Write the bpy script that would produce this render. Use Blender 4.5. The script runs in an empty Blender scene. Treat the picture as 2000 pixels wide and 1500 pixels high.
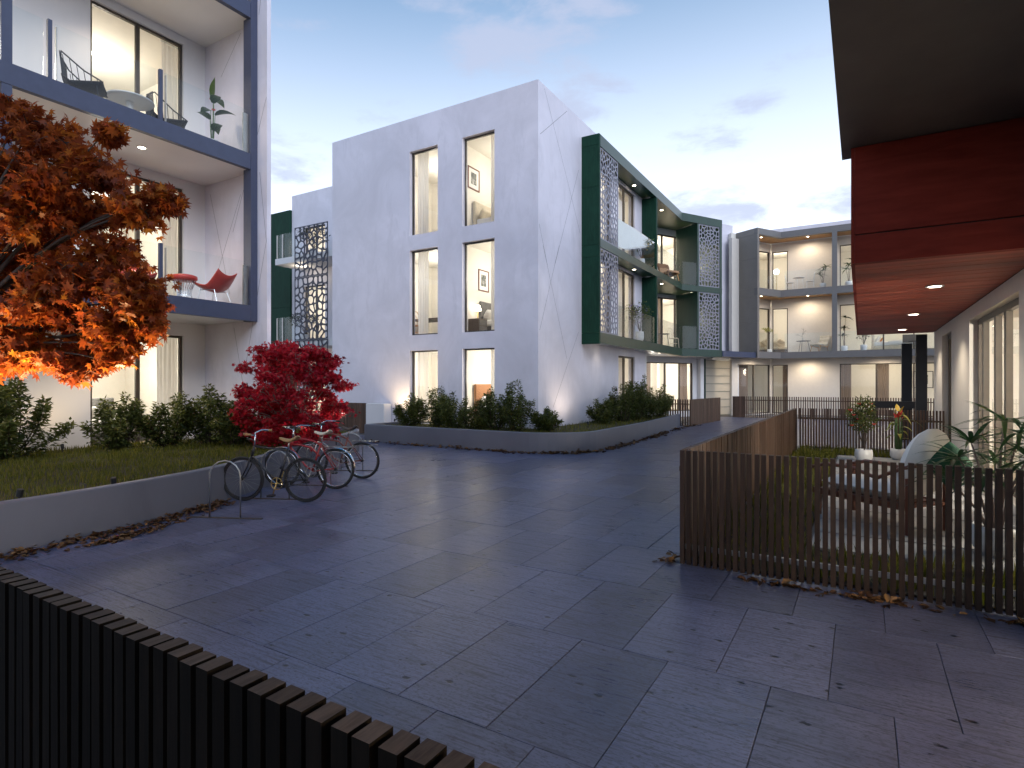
import bpy, bmesh, math, random
import numpy as np
from mathutils import Vector, Matrix, noise
from mathutils.geometry import delaunay_2d_cdt
R = math.radians
rnd = random.Random(7)
SC = bpy.context.scene
COL = SC.collection

# ---------------------------------------------------------------- camera
cam_data = bpy.data.cameras.new("camera")
cam = bpy.data.objects.new("camera", cam_data)
COL.objects.link(cam)
cam.location = (0, 0, 1.7)
cam.rotation_euler = (R(90), 0, R(31.1))
cam_data.sensor_width = 36.0
cam_data.lens = 36.0 * 1130.0 / 2000.0
cam_data.clip_start = 0.05
cam_data.clip_end = 2000
SC.camera = cam

# ---------------------------------------------------------------- world, sun, exposure
SUN_EL, SUN_ROT = R(30), R(122)
world = bpy.data.worlds.new("World")
SC.world = world
world.use_nodes = True
wn, wl = world.node_tree.nodes, world.node_tree.links
wn.clear()
w_out = wn.new("ShaderNodeOutputWorld")
w_bg = wn.new("ShaderNodeBackground")
w_bg.inputs[1].default_value = 1.0
sky = wn.new("ShaderNodeTexSky")
sky.sky_type = 'NISHITA'
sky.sun_disc = False
sky.sun_elevation = SUN_EL
sky.sun_rotation = SUN_ROT
sky.air_density = 1.0
sky.dust_density = 0.6
sky.ozone_density = 3.0
tc = wn.new("ShaderNodeTexCoord")
sep = wn.new("ShaderNodeSeparateXYZ")
wl.new(tc.outputs["Generated"], sep.inputs[0])
def wmath(op, a, b=None, clamp=False):
    n = wn.new("ShaderNodeMath"); n.operation = op; n.use_clamp = clamp
    for i, v in enumerate((a, b)):
        if v is None: continue
        if isinstance(v, (int, float)): n.inputs[i].default_value = v
        else: wl.new(v, n.inputs[i])
    return n.outputs[0]
def wmix(fac, a, b, mode='MIX'):
    n = wn.new("ShaderNodeMix"); n.data_type = 'RGBA'; n.blend_type = mode
    if isinstance(fac, (int, float)): n.inputs[0].default_value = fac
    else: wl.new(fac, n.inputs[0])
    for i, v in ((6, a), (7, b)):
        if isinstance(v, tuple): n.inputs[i].default_value = v
        else: wl.new(v, n.inputs[i])
    return n.outputs[2]
# Nishita dusk sky, toned down
sky_s = wmix(1.0, sky.outputs[0], (0.018, 0.026, 0.038, 1), 'MULTIPLY')
# haze glow: an evening veil that whitens towards the horizon and a bit more towards the set sun
elev = wmath('MAXIMUM', sep.outputs[2], 0.0)
dsun = wn.new("ShaderNodeVectorMath"); dsun.operation = 'DOT_PRODUCT'
wl.new(tc.outputs["Generated"], dsun.inputs[0])
dsun.inputs[1].default_value = (0.3, 0.954, 0)
az = wmath('MULTIPLY_ADD', dsun.outputs["Value"], 0.5)
az_n = az.node; az_n.inputs[2].default_value = 0.5
reach = wmath('MULTIPLY_ADD', az, 0.09); reach.node.inputs[2].default_value = 0.385
ratio = wmath('DIVIDE', elev, reach)
veil = wmath('EXPONENT', wmath('MULTIPLY', wmath('POWER', ratio, 2.8), -0.9))
base_sky = wmix(1.0, sky_s, (0.012, 0.150, 0.31, 1), 'ADD')
hazy = wmix(veil, base_sky, (1.22, 1.32, 1.54, 1))
# clouds: thin torn evening clouds
mp = wn.new("ShaderNodeMapping"); mp.inputs["Scale"].default_value = (1.0, 1.0, 2.6)
wl.new(tc.outputs["Generated"], mp.inputs[0])
def wnoise(scale, detail, rough, off):
    m2 = wn.new("ShaderNodeMapping"); m2.inputs["Location"].default_value = off
    wl.new(mp.outputs[0], m2.inputs[0])
    n = wn.new("ShaderNodeTexNoise"); n.inputs["Scale"].default_value = scale
    n.inputs["Detail"].default_value = detail; n.inputs["Roughness"].default_value = rough
    n.inputs["Distortion"].default_value = 0.25
    wl.new(m2.outputs[0], n.inputs[0]); return n.outputs[0]
c_big = wnoise(3.1, 3, 0.5, (1.35, 0.4, 0.2))
c_fine = wnoise(9.0, 8, 0.62, (0.3, 1.1, 0.0))
csum = wmath('ADD', wmath('MULTIPLY', c_big, 0.62), wmath('MULTIPLY', c_fine, 0.38))
cm = wn.new("ShaderNodeMapRange"); cm.interpolation_type = 'SMOOTHSTEP'
cm.inputs[1].default_value = 0.515; cm.inputs[2].default_value = 0.64
wl.new(csum, cm.inputs[0])
band = wmath('MULTIPLY', cm.outputs[0], 0.80)
clouded = wmix(band, hazy, (0.50, 0.56, 0.74, 1))
wl.new(clouded, w_bg.inputs[0])
wl.new(w_bg.outputs[0], w_out.inputs[0])

sun_data = bpy.data.lights.new("sun", 'SUN')
sun_data.energy = 1.5
sun_data.angle = R(45)
sun_data.color = (0.90, 0.91, 1.0)
sun = bpy.data.objects.new("sun", sun_data)
COL.objects.link(sun)
sd = Vector((math.sin(SUN_ROT) * math.cos(SUN_EL), math.cos(SUN_ROT) * math.cos(SUN_EL), math.sin(SUN_EL)))
sun.rotation_euler = (-sd).to_track_quat('-Z', 'Y').to_euler()

SC.view_settings.view_transform = 'Standard'
SC.view_settings.look = 'None'
SC.view_settings.exposure = 0.2
SC.view_settings.gamma = 1.0
SC.render.engine = 'CYCLES'
SC.cycles.use_denoising = True
SC.cycles.max_bounces = 7
SC.cycles.diffuse_bounces = 3
SC.cycles.glossy_bounces = 3
SC.cycles.transmission_bounces = 4
SC.cycles.transparent_max_bounces = 12
SC.cycles.sample_clamp_indirect = 3.0
SC.cycles.caustics_reflective = False
SC.cycles.caustics_refractive = False

# ---------------------------------------------------------------- materials
MATS = {}
class NT:
    def __init__(s, name):
        s.m = bpy.data.materials.new(name); s.m.use_nodes = True
        s.n, s.l = s.m.node_tree.nodes, s.m.node_tree.links
        s.p = s.n["Principled BSDF"]; s.out = s.n["Material Output"]
        MATS[name] = s.m
    def node(s, t, **kw):
        n = s.n.new(t)
        for k, v in kw.items(): setattr(n, k, v)
        return n
    def set(s, n, **kw):
        for k, v in kw.items():
            k = k.replace('_', ' ')
            if hasattr(v, 'is_output'): s.l.new(v, n.inputs[k])
            else: n.inputs[k].default_value = v
        return n
    def coord(s, scale=(1, 1, 1), kind='Object', rot=(0, 0, 0)):
        t = s.node("ShaderNodeTexCoord"); m = s.node("ShaderNodeMapping")
        m.inputs["Scale"].default_value = scale; m.inputs["Rotation"].default_value = rot
        s.l.new(t.outputs[kind], m.inputs[0]); return m.outputs[0]
    def geo(s, scale=(1, 1, 1), rnd=0.0):
        g = s.node("ShaderNodeNewGeometry"); m = s.node("ShaderNodeMapping")
        m.inputs["Scale"].default_value = scale
        v = g.outputs["Position"]
        if rnd:
            oi = s.node("ShaderNodeObjectInfo"); vm = s.node("ShaderNodeVectorMath", operation='ADD')
            mu = s.math('MULTIPLY', oi.outputs["Random"], rnd)
            s.l.new(v, vm.inputs[0]); s.l.new(mu, vm.inputs[1]); v = vm.outputs[0]
        s.l.new(v, m.inputs[0]); return m.outputs[0]
    def noise(s, vec, scale, detail=4, rough=0.55, dist=0.0):
        n = s.node("ShaderNodeTexNoise")
        s.set(n, Scale=scale, Detail=detail, Roughness=rough, Distortion=dist); s.l.new(vec, n.inputs[0])
        return n.outputs[0]
    def ramp(s, fac, stops, interp='LINEAR'):
        n = s.node("ShaderNodeValToRGB"); e = n.color_ramp.elements; n.color_ramp.interpolation = interp
        while len(e) < len(stops): e.new(0.5)
        for i, (p, c) in enumerate(stops):
            e[i].position = p; e[i].color = (c[0], c[1], c[2], 1) if isinstance(c, tuple) else (c, c, c, 1)
        s.l.new(fac, n.inputs[0]); return n.outputs[0]
    def math(s, op, a, b=None, c=None):
        n = s.node("ShaderNodeMath", operation=op)
        for i, v in enumerate((a, b, c)):
            if v is None: continue
            if isinstance(v, (int, float)): n.inputs[i].default_value = v
            else: s.l.new(v, n.inputs[i])
        return n.outputs[0]
    def mix(s, fac, a, b, mode='MIX'):
        n = s.node("ShaderNodeMix", data_type='RGBA', blend_type=mode)
        if isinstance(fac, (int, float)): n.inputs[0].default_value = fac
        else: s.l.new(fac, n.inputs[0])
        for i, v in ((6, a), (7, b)):
            if isinstance(v, tuple): n.inputs[i].default_value = (v[0], v[1], v[2], 1)
            else: s.l.new(v, n.inputs[i])
        return n.outputs[2]
    def bump(s, h, strength=0.3, dist=0.01):
        n = s.node("ShaderNodeBump"); s.set(n, Strength=strength, Distance=dist); s.l.new(h, n.inputs["Height"])
        s.l.new(n.outputs[0], s.p.inputs["Normal"])
    def base(s, c, rough=0.5, metal=0.0, spec=0.5):
        if isinstance(c, tuple): s.p.inputs["Base Color"].default_value = (c[0], c[1], c[2], 1)
        else: s.l.new(c, s.p.inputs["Base Color"])
        if isinstance(rough, (int, float)): s.p.inputs["Roughness"].default_value = rough
        else: s.l.new(rough, s.p.inputs["Roughness"])
        s.p.inputs["Metallic"].default_value = metal
        s.p.inputs["Specular IOR Level"].default_value = spec

def simple(name, c, rough=0.5, metal=0.0, var=0.12, scale=6.0, bump=0.0, spec=0.5):
    t = NT(name); v = t.geo()
    n = t.noise(v, scale, 5, 0.6)
    lo = tuple(x * (1 - var) for x in c); hi = tuple(min(1, x * (1 + var)) for x in c)
    t.base(t.ramp(n, [(0.3, lo), (0.7, hi)]), rough, metal, spec)
    if bump: t.bump(t.noise(v, scale * 12, 3), bump, 0.004)
    return t.m

def wall_concrete(name, c, blotch=0.10):
    t = NT(name); v = t.geo((1, 1, 1))
    a = t.noise(v, 0.55, 7, 0.62, 0.6)
    b = t.noise(t.geo((1, 1, 0.35)), 2.6, 6, 0.65, 0.3)
    d = t.noise(v, 22, 4, 0.6)
    m1 = t.mix(t.ramp(a, [(0.32, 0.0), (0.68, 1.0)]), tuple(x * (1 - blotch) for x in c), c)
    m2 = t.mix(t.ramp(b, [(0.50, 0.0), (0.72, 1.0)]), m1, tuple(x * (1 - blotch * 0.9) for x in c))
    m3 = t.mix(t.ramp(d, [(0.60, 0.0), (0.75, 0.5)]), m2, tuple(x * (1 - blotch * 0.7) for x in c))
    t.base(m3, t.ramp(a, [(0.3, 0.42), (0.7, 0.62)]), 0, 0.4)
    t.bump(t.math('ADD', t.math('MULTIPLY', a, 0.6), t.math('MULTIPLY', d, 0.25)), 0.12, 0.01)
    return t.m
wall_concrete("white_concrete", (0.80, 0.775, 0.85), 0.19)
wall_concrete("white_render", (0.74, 0.735, 0.74), 0.05)
wall_concrete("planter_concrete", (0.145, 0.150, 0.182), 0.14)
simple("cream_wall", (0.70, 0.65, 0.58), 0.7, var=0.03)
simple("room_wall", (0.80, 0.76, 0.68), 0.75, var=0.02)
simple("room_floor", (0.36, 0.27, 0.18), 0.45, var=0.15)
simple("blue_steel", (0.052, 0.064, 0.115), 0.42, 0.0, var=0.08)
simple("charcoal_frame", (0.055, 0.050, 0.047), 0.45, 0.2)
simple("bronze_frame", (0.075, 0.062, 0.050), 0.45, 0.3)
simple("joint_dark", (0.20, 0.20, 0.23), 0.7)
simple("joint_black", (0.012, 0.012, 0.012), 0.7)
simple("grey_panel", (0.21, 0.19, 0.17), 0.45, var=0.06, scale=2.0)
simple("grey_beam", (0.165, 0.155, 0.150), 0.40, var=0.05)
simple("screen_metal", (0.24, 0.24, 0.29), 0.4, var=0.05)
simple("screen_navy", (0.022, 0.026, 0.050), 0.45, var=0.05)
simple("black_steel", (0.012, 0.013, 0.016), 0.42)
simple("canopy_dark", (0.095, 0.088, 0.086), 0.55, var=0.15, scale=1.5)
simple("steel", (0.42, 0.41, 0.39), 0.36, 1.0)
simple("chrome", (0.75, 0.75, 0.76), 0.14, 1.0)
simple("rubber", (0.016, 0.016, 0.017), 0.75, bump=0.1)
simple("bike_black", (0.02, 0.02, 0.024), 0.28)
simple("bike_red", (0.30, 0.022, 0.025), 0.28)
simple("bike_rust", (0.16, 0.045, 0.035), 0.38)
simple("leather", (0.33, 0.19, 0.075), 0.5, bump=0.1)
simple("leather_dark", (0.05, 0.035, 0.03), 0.5, bump=0.1)
simple("brass", (0.55, 0.38, 0.14), 0.35, 1.0)
simple("white_paint", (0.78, 0.77, 0.75), 0.4, var=0.03)
simple("linen_white", (0.80, 0.78, 0.74), 0.9, var=0.04, scale=3, bump=0.25)
simple("linen_cream", (0.62, 0.55, 0.43), 0.9, var=0.1, scale=9, bump=0.25)
simple("linen_grey", (0.12, 0.115, 0.11), 0.9, var=0.15, scale=9, bump=0.25)
simple("linen_green", (0.018, 0.085, 0.045), 0.9, var=0.2, scale=4, bump=0.25)
simple("linen_orange", (0.80, 0.32, 0.06), 0.9, var=0.25, scale=7, bump=0.2)
simple("red_plastic", (0.55, 0.045, 0.03), 0.35)
simple("wicker_dark", (0.022, 0.022, 0.028), 0.55)
simple("chair_wood", (0.55, 0.27, 0.08), 0.45, var=0.2)
simple("bark", (0.055, 0.040, 0.032), 0.85, var=0.4, scale=14, bump=0.5)
simple("bark_pale", (0.20, 0.15, 0.13), 0.8, var=0.3, scale=14, bump=0.4)
simple("stem_green", (0.07, 0.13, 0.04), 0.6)
simple("soil", (0.035, 0.026, 0.018), 0.95, var=0.35, scale=12, bump=0.6)
simple("ground_soil", (0.05, 0.048, 0.046), 0.95, var=0.3, scale=2, bump=0.3)
simple("pot_white", (0.68, 0.67, 0.66), 0.45)
simple("terrazzo_patio", (0.30, 0.29, 0.28), 0.55, var=0.12, scale=2.5)
simple("mat_white", (0.78, 0.76, 0.72), 0.8, var=0.02)
simple("mahogany", (0.14, 0.045, 0.025), 0.4)
simple("petal_red", (0.55, 0.03, 0.02), 0.5, var=0.25, scale=20)
simple("petal_yellow", (0.75, 0.50, 0.06), 0.5, var=0.2, scale=20)
simple("petal_violet", (0.20, 0.13, 0.45), 0.5, var=0.3, scale=20)

def wood(name, c, c2, axis=(14, 14, 1.2), rough=0.55, spec=0.4):
    t = NT(name); v = t.coord(axis)
    oi = t.node("ShaderNodeObjectInfo"); vm = t.node("ShaderNodeVectorMath", operation='ADD')
    t.l.new(v, vm.inputs[0]); t.l.new(t.math('MULTIPLY', oi.outputs["Random"], 40.0), vm.inputs[1])
    n = t.noise(vm.outputs[0], 2.2, 6, 0.65, 1.2)
    col = t.ramp(n, [(0.25, c), (0.75, c2)])
    hv = t.node("ShaderNodeHueSaturation"); t.l.new(col, hv.inputs["Color"])
    t.l.new(t.math('MULTIPLY_ADD', oi.outputs["Random"], 0.5, 0.75), hv.inputs["Value"])
    t.base(hv.outputs[0], rough, 0, spec)
    t.bump(n, 0.25, 0.004); return t.m
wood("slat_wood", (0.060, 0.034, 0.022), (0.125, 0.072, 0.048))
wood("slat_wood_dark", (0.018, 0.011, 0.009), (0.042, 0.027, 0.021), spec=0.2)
wood("slat_wood_near", (0.004, 0.0035, 0.003), (0.011, 0.008, 0.006), axis=(14, 3, 1.2), rough=0.85, spec=0.08)  # near-black stain also carries the shade on the viewer's side
wood("end_grain_skylit", (0.055, 0.036, 0.027), (0.125, 0.085, 0.064), axis=(30, 4, 1.2), rough=0.8, spec=0.15)  # end grain, with skylight on the slat tops put into the colour
wood("red_board", (0.20, 0.030, 0.015), (0.36, 0.070, 0.034), axis=(1.0, 18, 18), rough=0.55)
wood("oak_soffit", (0.36, 0.20, 0.085), (0.52, 0.31, 0.15), axis=(1.2, 10, 10))
wood("oak_dark", (0.05, 0.035, 0.025), (0.10, 0.07, 0.05))

def green_panel(name, rough, spec):
    t = NT(name); v = t.geo((1, 1, 0.4), 3.0)
    n = t.noise(v, 3.0, 6, 0.6, 0.8); f = t.noise(t.geo((1, 1, 0.12)), 26, 4, 0.6)
    c = t.mix(t.ramp(n, [(0.3, 0.0), (0.7, 1.0)]), (0.006, 0.030, 0.018), (0.009, 0.046, 0.028))
    c = t.mix(t.ramp(f, [(0.45, 0.0), (0.7, 0.5)]), c, (0.015, 0.062, 0.037))
    t.base(c, rough, 0, spec); t.bump(f, 0.08, 0.004)
green_panel("green_panel", 0.34, 0.6); green_panel("green_cheek", 0.6, 0.15)
def green_soffit():
    t = NT("green_soffit"); v = t.geo((2, 22, 22))
    n = t.noise(v, 1.0, 5, 0.6)
    t.base(t.ramp(n, [(0.3, (0.025, 0.06, 0.022)), (0.7, (0.05, 0.10, 0.035))]), 0.35)
green_soffit()
def red_fascia():
    t = NT("red_fascia"); v = t.geo((1, 1, 6))
    n = t.noise(v, 2.0, 6, 0.6, 0.4)
    t.base(t.ramp(n, [(0.3, (0.15, 0.020, 0.013)), (0.7, (0.22, 0.033, 0.021))]), 0.6, 0, 0.1)
red_fascia()

def glass(name, tint=(0.97, 0.98, 0.98), lo=0.045, hi=0.75, powr=3.6):
    t = NT(name); t.n.remove(t.p)
    lw = t.node("ShaderNodeLayerWeight"); lw.inputs[0].default_value = 0.5
    f = t.math('POWER', lw.outputs["Facing"], powr)
    f = t.math('MULTIPLY_ADD', f, hi, lo)
    tr = t.node("ShaderNodeBsdfTransparent"); tr.inputs[0].default_value = (*tint, 1)
    gl = t.node("ShaderNodeBsdfGlossy"); gl.inputs["Roughness"].default_value = 0.02
    v = t.geo(); nb = t.noise(v, 0.8, 2, 0.5)
    bp = t.node("ShaderNodeBump"); bp.inputs["Strength"].default_value = 0.03; t.l.new(nb, bp.inputs["Height"])
    t.l.new(bp.outputs[0], gl.inputs["Normal"])
    mx = t.node("ShaderNodeMixShader"); t.l.new(f, mx.inputs[0])
    t.l.new(tr.outputs[0], mx.inputs[1]); t.l.new(gl.outputs[0], mx.inputs[2])
    t.l.new(mx.outputs[0], t.out.inputs[0])
glass("window_glass")
glass("balustrade_glass", (0.965, 0.985, 0.985), 0.022, 0.42, 3.6)
def frosted():
    t = NT("frosted_panel"); t.n.remove(t.p)
    d = t.node("ShaderNodeBsdfTranslucent"); d.inputs[0].default_value = (0.85, 0.80, 0.70, 1)
    e = t.node("ShaderNodeBsdfDiffuse"); v = t.geo(); n = t.noise(v, 1.5, 3)
    t.l.new(t.ramp(n, [(0.3, (0.62, 0.58, 0.5)), (0.7, (0.7, 0.66, 0.58))]), e.inputs[0])
    mx = t.node("ShaderNodeMixShader"); mx.inputs[0].default_value = 0.55
    t.l.new(e.outputs[0], mx.inputs[1]); t.l.new(d.outputs[0], mx.inputs[2]); t.l.new(mx.outputs[0], t.out.inputs[0])
frosted()
def curtain(name, c, tr=0.5):
    t = NT(name); t.n.remove(t.p); v = t.geo((1, 1, 0.1)); n = t.noise(v, 18, 3)
    col = t.ramp(n, [(0.3, tuple(x * 0.9 for x in c)), (0.7, c)])
    a = t.node("ShaderNodeBsdfDiffuse"); b = t.node("ShaderNodeBsdfTranslucent")
    t.l.new(col, a.inputs[0]); t.l.new(col, b.inputs[0])
    mx = t.node("ShaderNodeMixShader"); mx.inputs[0].default_value = tr
    t.l.new(a.outputs[0], mx.inputs[1]); t.l.new(b.outputs[0], mx.inputs[2]); t.l.new(mx.outputs[0], t.out.inputs[0])
curtain("curtain_white", (0.80, 0.77, 0.72), 0.45)
curtain("curtain_taupe", (0.30, 0.24, 0.20), 0.4)

def emit(name, c, s):
    t = NT(name); t.base((0.8, 0.8, 0.8), 0.5)
    t.p.inputs["Emission Color"].default_value = (*c, 1); t.p.inputs["Emission Strength"].default_value = s
emit("lamp_disc", (1.0, 0.86, 0.66), 14.0)
emit("lamp_globe", (1.0, 0.88, 0.70), 5.0)

def leafmat(name, stops, trans=0.45, rough=0.45, scale_var=0.35):
    t = NT(name)
    at = t.node("ShaderNodeAttribute", attribute_name="leafvar")
    col = t.ramp(at.outputs["Fac"], stops)
    v = t.geo(); n = t.noise(v, 30, 2)
    hv = t.node("ShaderNodeHueSaturation"); t.l.new(col, hv.inputs["Color"])
    t.l.new(t.math('MULTIPLY_ADD', n, 0.6, 0.7), hv.inputs["Value"])
    t.base(hv.outputs[0], rough, 0, 0.35)
    tl = t.node("ShaderNodeBsdfTranslucent"); t.l.new(hv.outputs[0], tl.inputs[0])
    mx = t.node("ShaderNodeMixShader"); mx.inputs[0].default_value = trans
    t.l.new(t.p.outputs[0], mx.inputs[1]); t.l.new(tl.outputs[0], mx.inputs[2]); t.l.new(mx.outputs[0], t.out.inputs[0])
leafmat("maple_orange", [(0.0, (0.13, 0.028, 0.013)), (0.4, (0.27, 0.055, 0.015)), (0.75, (0.44, 0.115, 0.018)), (1.0, (0.60, 0.24, 0.03))], 0.6)
leafmat("maple_crimson", [(0.0, (0.20, 0.007, 0.018)), (0.5, (0.48, 0.012, 0.032)), (1.0, (0.70, 0.05, 0.06))], 0.5)
leafmat("shrub_leaf", [(0.0, (0.028, 0.048, 0.013)), (0.5, (0.070, 0.092, 0.020)), (1.0, (0.16, 0.165, 0.04))], 0.35)
leafmat("grass_blade", [(0.0, (0.06, 0.075, 0.007)), (0.5, (0.12, 0.13, 0.011)), (1.0, (0.23, 0.20, 0.03))], 0.35, 0.6)
leafmat("broad_leaf", [(0.0, (0.018, 0.055, 0.022)), (0.5, (0.035, 0.085, 0.03)), (1.0, (0.08, 0.13, 0.03))], 0.25, 0.35)
leafmat("yellow_leaf", [(0.0, (0.16, 0.20, 0.03)), (1.0, (0.42, 0.38, 0.08))], 0.35, 0.4)
leafmat("dead_leaf", [(0.0, (0.045, 0.020, 0.010)), (0.5, (0.11, 0.052, 0.022)), (1.0, (0.22, 0.12, 0.045))], 0.15, 0.6)
leafmat("dark_foliage", [(0.0, (0.012, 0.022, 0.008)), (1.0, (0.035, 0.050, 0.015))], 0.25)

def paver_mat():
    t = NT("paver_stone")
    pos = t.geo((1, 1, 1), 13.0)
    def mp(scale):
        m = t.node("ShaderNodeMapping"); m.inputs["Scale"].default_value = scale; t.l.new(pos, m.inputs[0]); return m.outputs[0]
    streak = t.noise(mp((3.2, 62, 10)), 1.0, 6, 0.68, 0.5)
    fine = t.noise(mp((9, 150, 10)), 1.0, 4, 0.6)
    speck = t.noise(mp((34, 70, 30)), 1.0, 5, 0.75)
    blot = t.noise(mp((1, 1, 1)), 1.5, 6, 0.6, 0.4)
    pit = t.node("ShaderNodeTexVoronoi"); pit.inputs["Scale"].default_value = 5.5; t.l.new(mp((0.8, 1.5, 1)), pit.inputs[0])
    pit2 = t.node("ShaderNodeTexVoronoi"); pit2.inputs["Scale"].default_value = 17.0; t.l.new(mp((0.7, 1.9, 1)), pit2.inputs[0])
    warp = t.noise(mp((1, 1, 1)), 26, 4, 0.6)
    pd = t.math('ADD', pit.outputs["Distance"], t.math('MULTIPLY', t.math('SUBTRACT', warp, 0.5), 0.30))
    def picked(v, d, cut):
        sx = t.node("ShaderNodeSeparateColor"); t.l.new(v.outputs["Color"], sx.inputs[0])
        return t.math('MULTIPLY', t.ramp(d, [(0.08, 1.0), (0.15, 0.0)]), t.math('GREATER_THAN', sx.outputs[0], cut))
    pd2 = t.math('ADD', pit2.outputs["Distance"], t.math('MULTIPLY', t.math('SUBTRACT', warp, 0.5), 0.5))
    sel = t.ramp(t.noise(mp((1, 1, 1)), 1.9, 3, 0.6), [(0.46, 0.0), (0.56, 1.0)])
    pitm = t.math('MAXIMUM', picked(pit, pd, 0.38), t.math('MULTIPLY', picked(pit2, pd2, 0.35), sel))
    scuff = t.math('MULTIPLY', t.ramp(t.noise(mp((1, 3, 1)), 8, 6, 0.75, 1.5), [(0.53, 0.0), (0.62, 0.85)]), t.ramp(t.noise(mp((1, 1, 1)), 2.3, 2, 0.5), [(0.55, 0.0), (0.66, 1.0)]))
    oi = t.node("ShaderNodeObjectInfo")
    tone = t.math('MULTIPLY_ADD', oi.outputs["Random"], 0.42, 0.79)
    c = t.mix(t.ramp(blot, [(0.3, 0.0), (0.7, 1.0)]), (0.076, 0.086, 0.156), (0.146, 0.155, 0.250))
    c = t.mix(t.ramp(streak, [(0.50, 0.0), (0.66, 0.85)]), c, (0.038, 0.038, 0.050))
    c = t.mix(t.ramp(fine, [(0.58, 0.0), (0.75, 0.5)]), c, (0.055, 0.055, 0.065))
    c = t.mix(t.ramp(speck, [(0.50, 0.0), (0.64, 0.8)]), c, (0.035, 0.037, 0.052))
    c = t.mix(scuff, c, (0.030, 0.030, 0.040))
    c = t.mix(pitm, c, (0.008, 0.008, 0.010))
    hv = t.node("ShaderNodeHueSaturation"); t.l.new(c, hv.inputs["Color"]); t.l.new(tone, hv.inputs["Value"])
    rg = t.ramp(t.math('ADD', t.math('MULTIPLY', streak, 0.5), t.math('MULTIPLY', blot, 0.5)), [(0.3, 0.22), (0.7, 0.46)])
    t.base(hv.outputs[0], rg, 0, 0.5)
    h = t.math('SUBTRACT', t.math('MULTIPLY', blot, 0.3), t.math('ADD', t.math('MULTIPLY', streak, 0.35), t.math('MULTIPLY', pitm, 1.0)))
    t.bump(h, 0.35, 0.006)
paver_mat()
simple("paver_bed", (0.15, 0.135, 0.125), 0.9, var=0.3, scale=8, bump=0.3)

def print_mat(name, seed):
    t = NT(name); v = t.coord((6, 6, 6)); n = t.noise(v, 0.9 + seed * 0.13, 5, 0.6, 0.8)
    t.base(t.ramp(n, [(0.35, (0.02, 0.025, 0.025)), (0.5, (0.12, 0.13, 0.12)), (0.7, (0.6, 0.58, 0.55))]), 0.5)
for i in range(4): print_mat("art_print_%d" % i, i * 1.7)
def stripe_mat(name, a, b, sc):
    t = NT(name); v = t.coord(); w = t.node("ShaderNodeTexWave"); w.inputs["Scale"].default_value = sc; w.inputs["Distortion"].default_value = 3
    t.l.new(v, w.inputs[0]); t.base(t.ramp(w.outputs[0], [(0.4, a), (0.6, b)]), 0.9)
stripe_mat("pattern_fabric", (0.05, 0.045, 0.04), (0.55, 0.5, 0.42), 4.0)
stripe_mat("tufted_fabric", (0.52, 0.46, 0.36), (0.66, 0.60, 0.50), 3.0)
stripe_mat("kilim_brown", (0.28, 0.13, 0.06), (0.52, 0.30, 0.16), 1.6)

# ---------------------------------------------------------------- mesh helpers
class Frame:
    """wall frame: s along the wall, t outwards, z up"""
    def __init__(s, ox, oy, dx, dy):
        l = math.hypot(dx, dy); s.o = (ox, oy); s.d = (dx / l, dy / l); s.n = (dy / l, -dx / l)
    def pt(s, a, t, z):
        return (s.o[0] + a * s.d[0] + t * s.n[0], s.o[1] + a * s.d[1] + t * s.n[1], z)
    @property
    def ang(s): return math.atan2(s.d[1], s.d[0])
WORLD = Frame(0, 0, 1, 0)
def children_offset(parent):
    return Vector((0, 0, 0))

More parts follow.
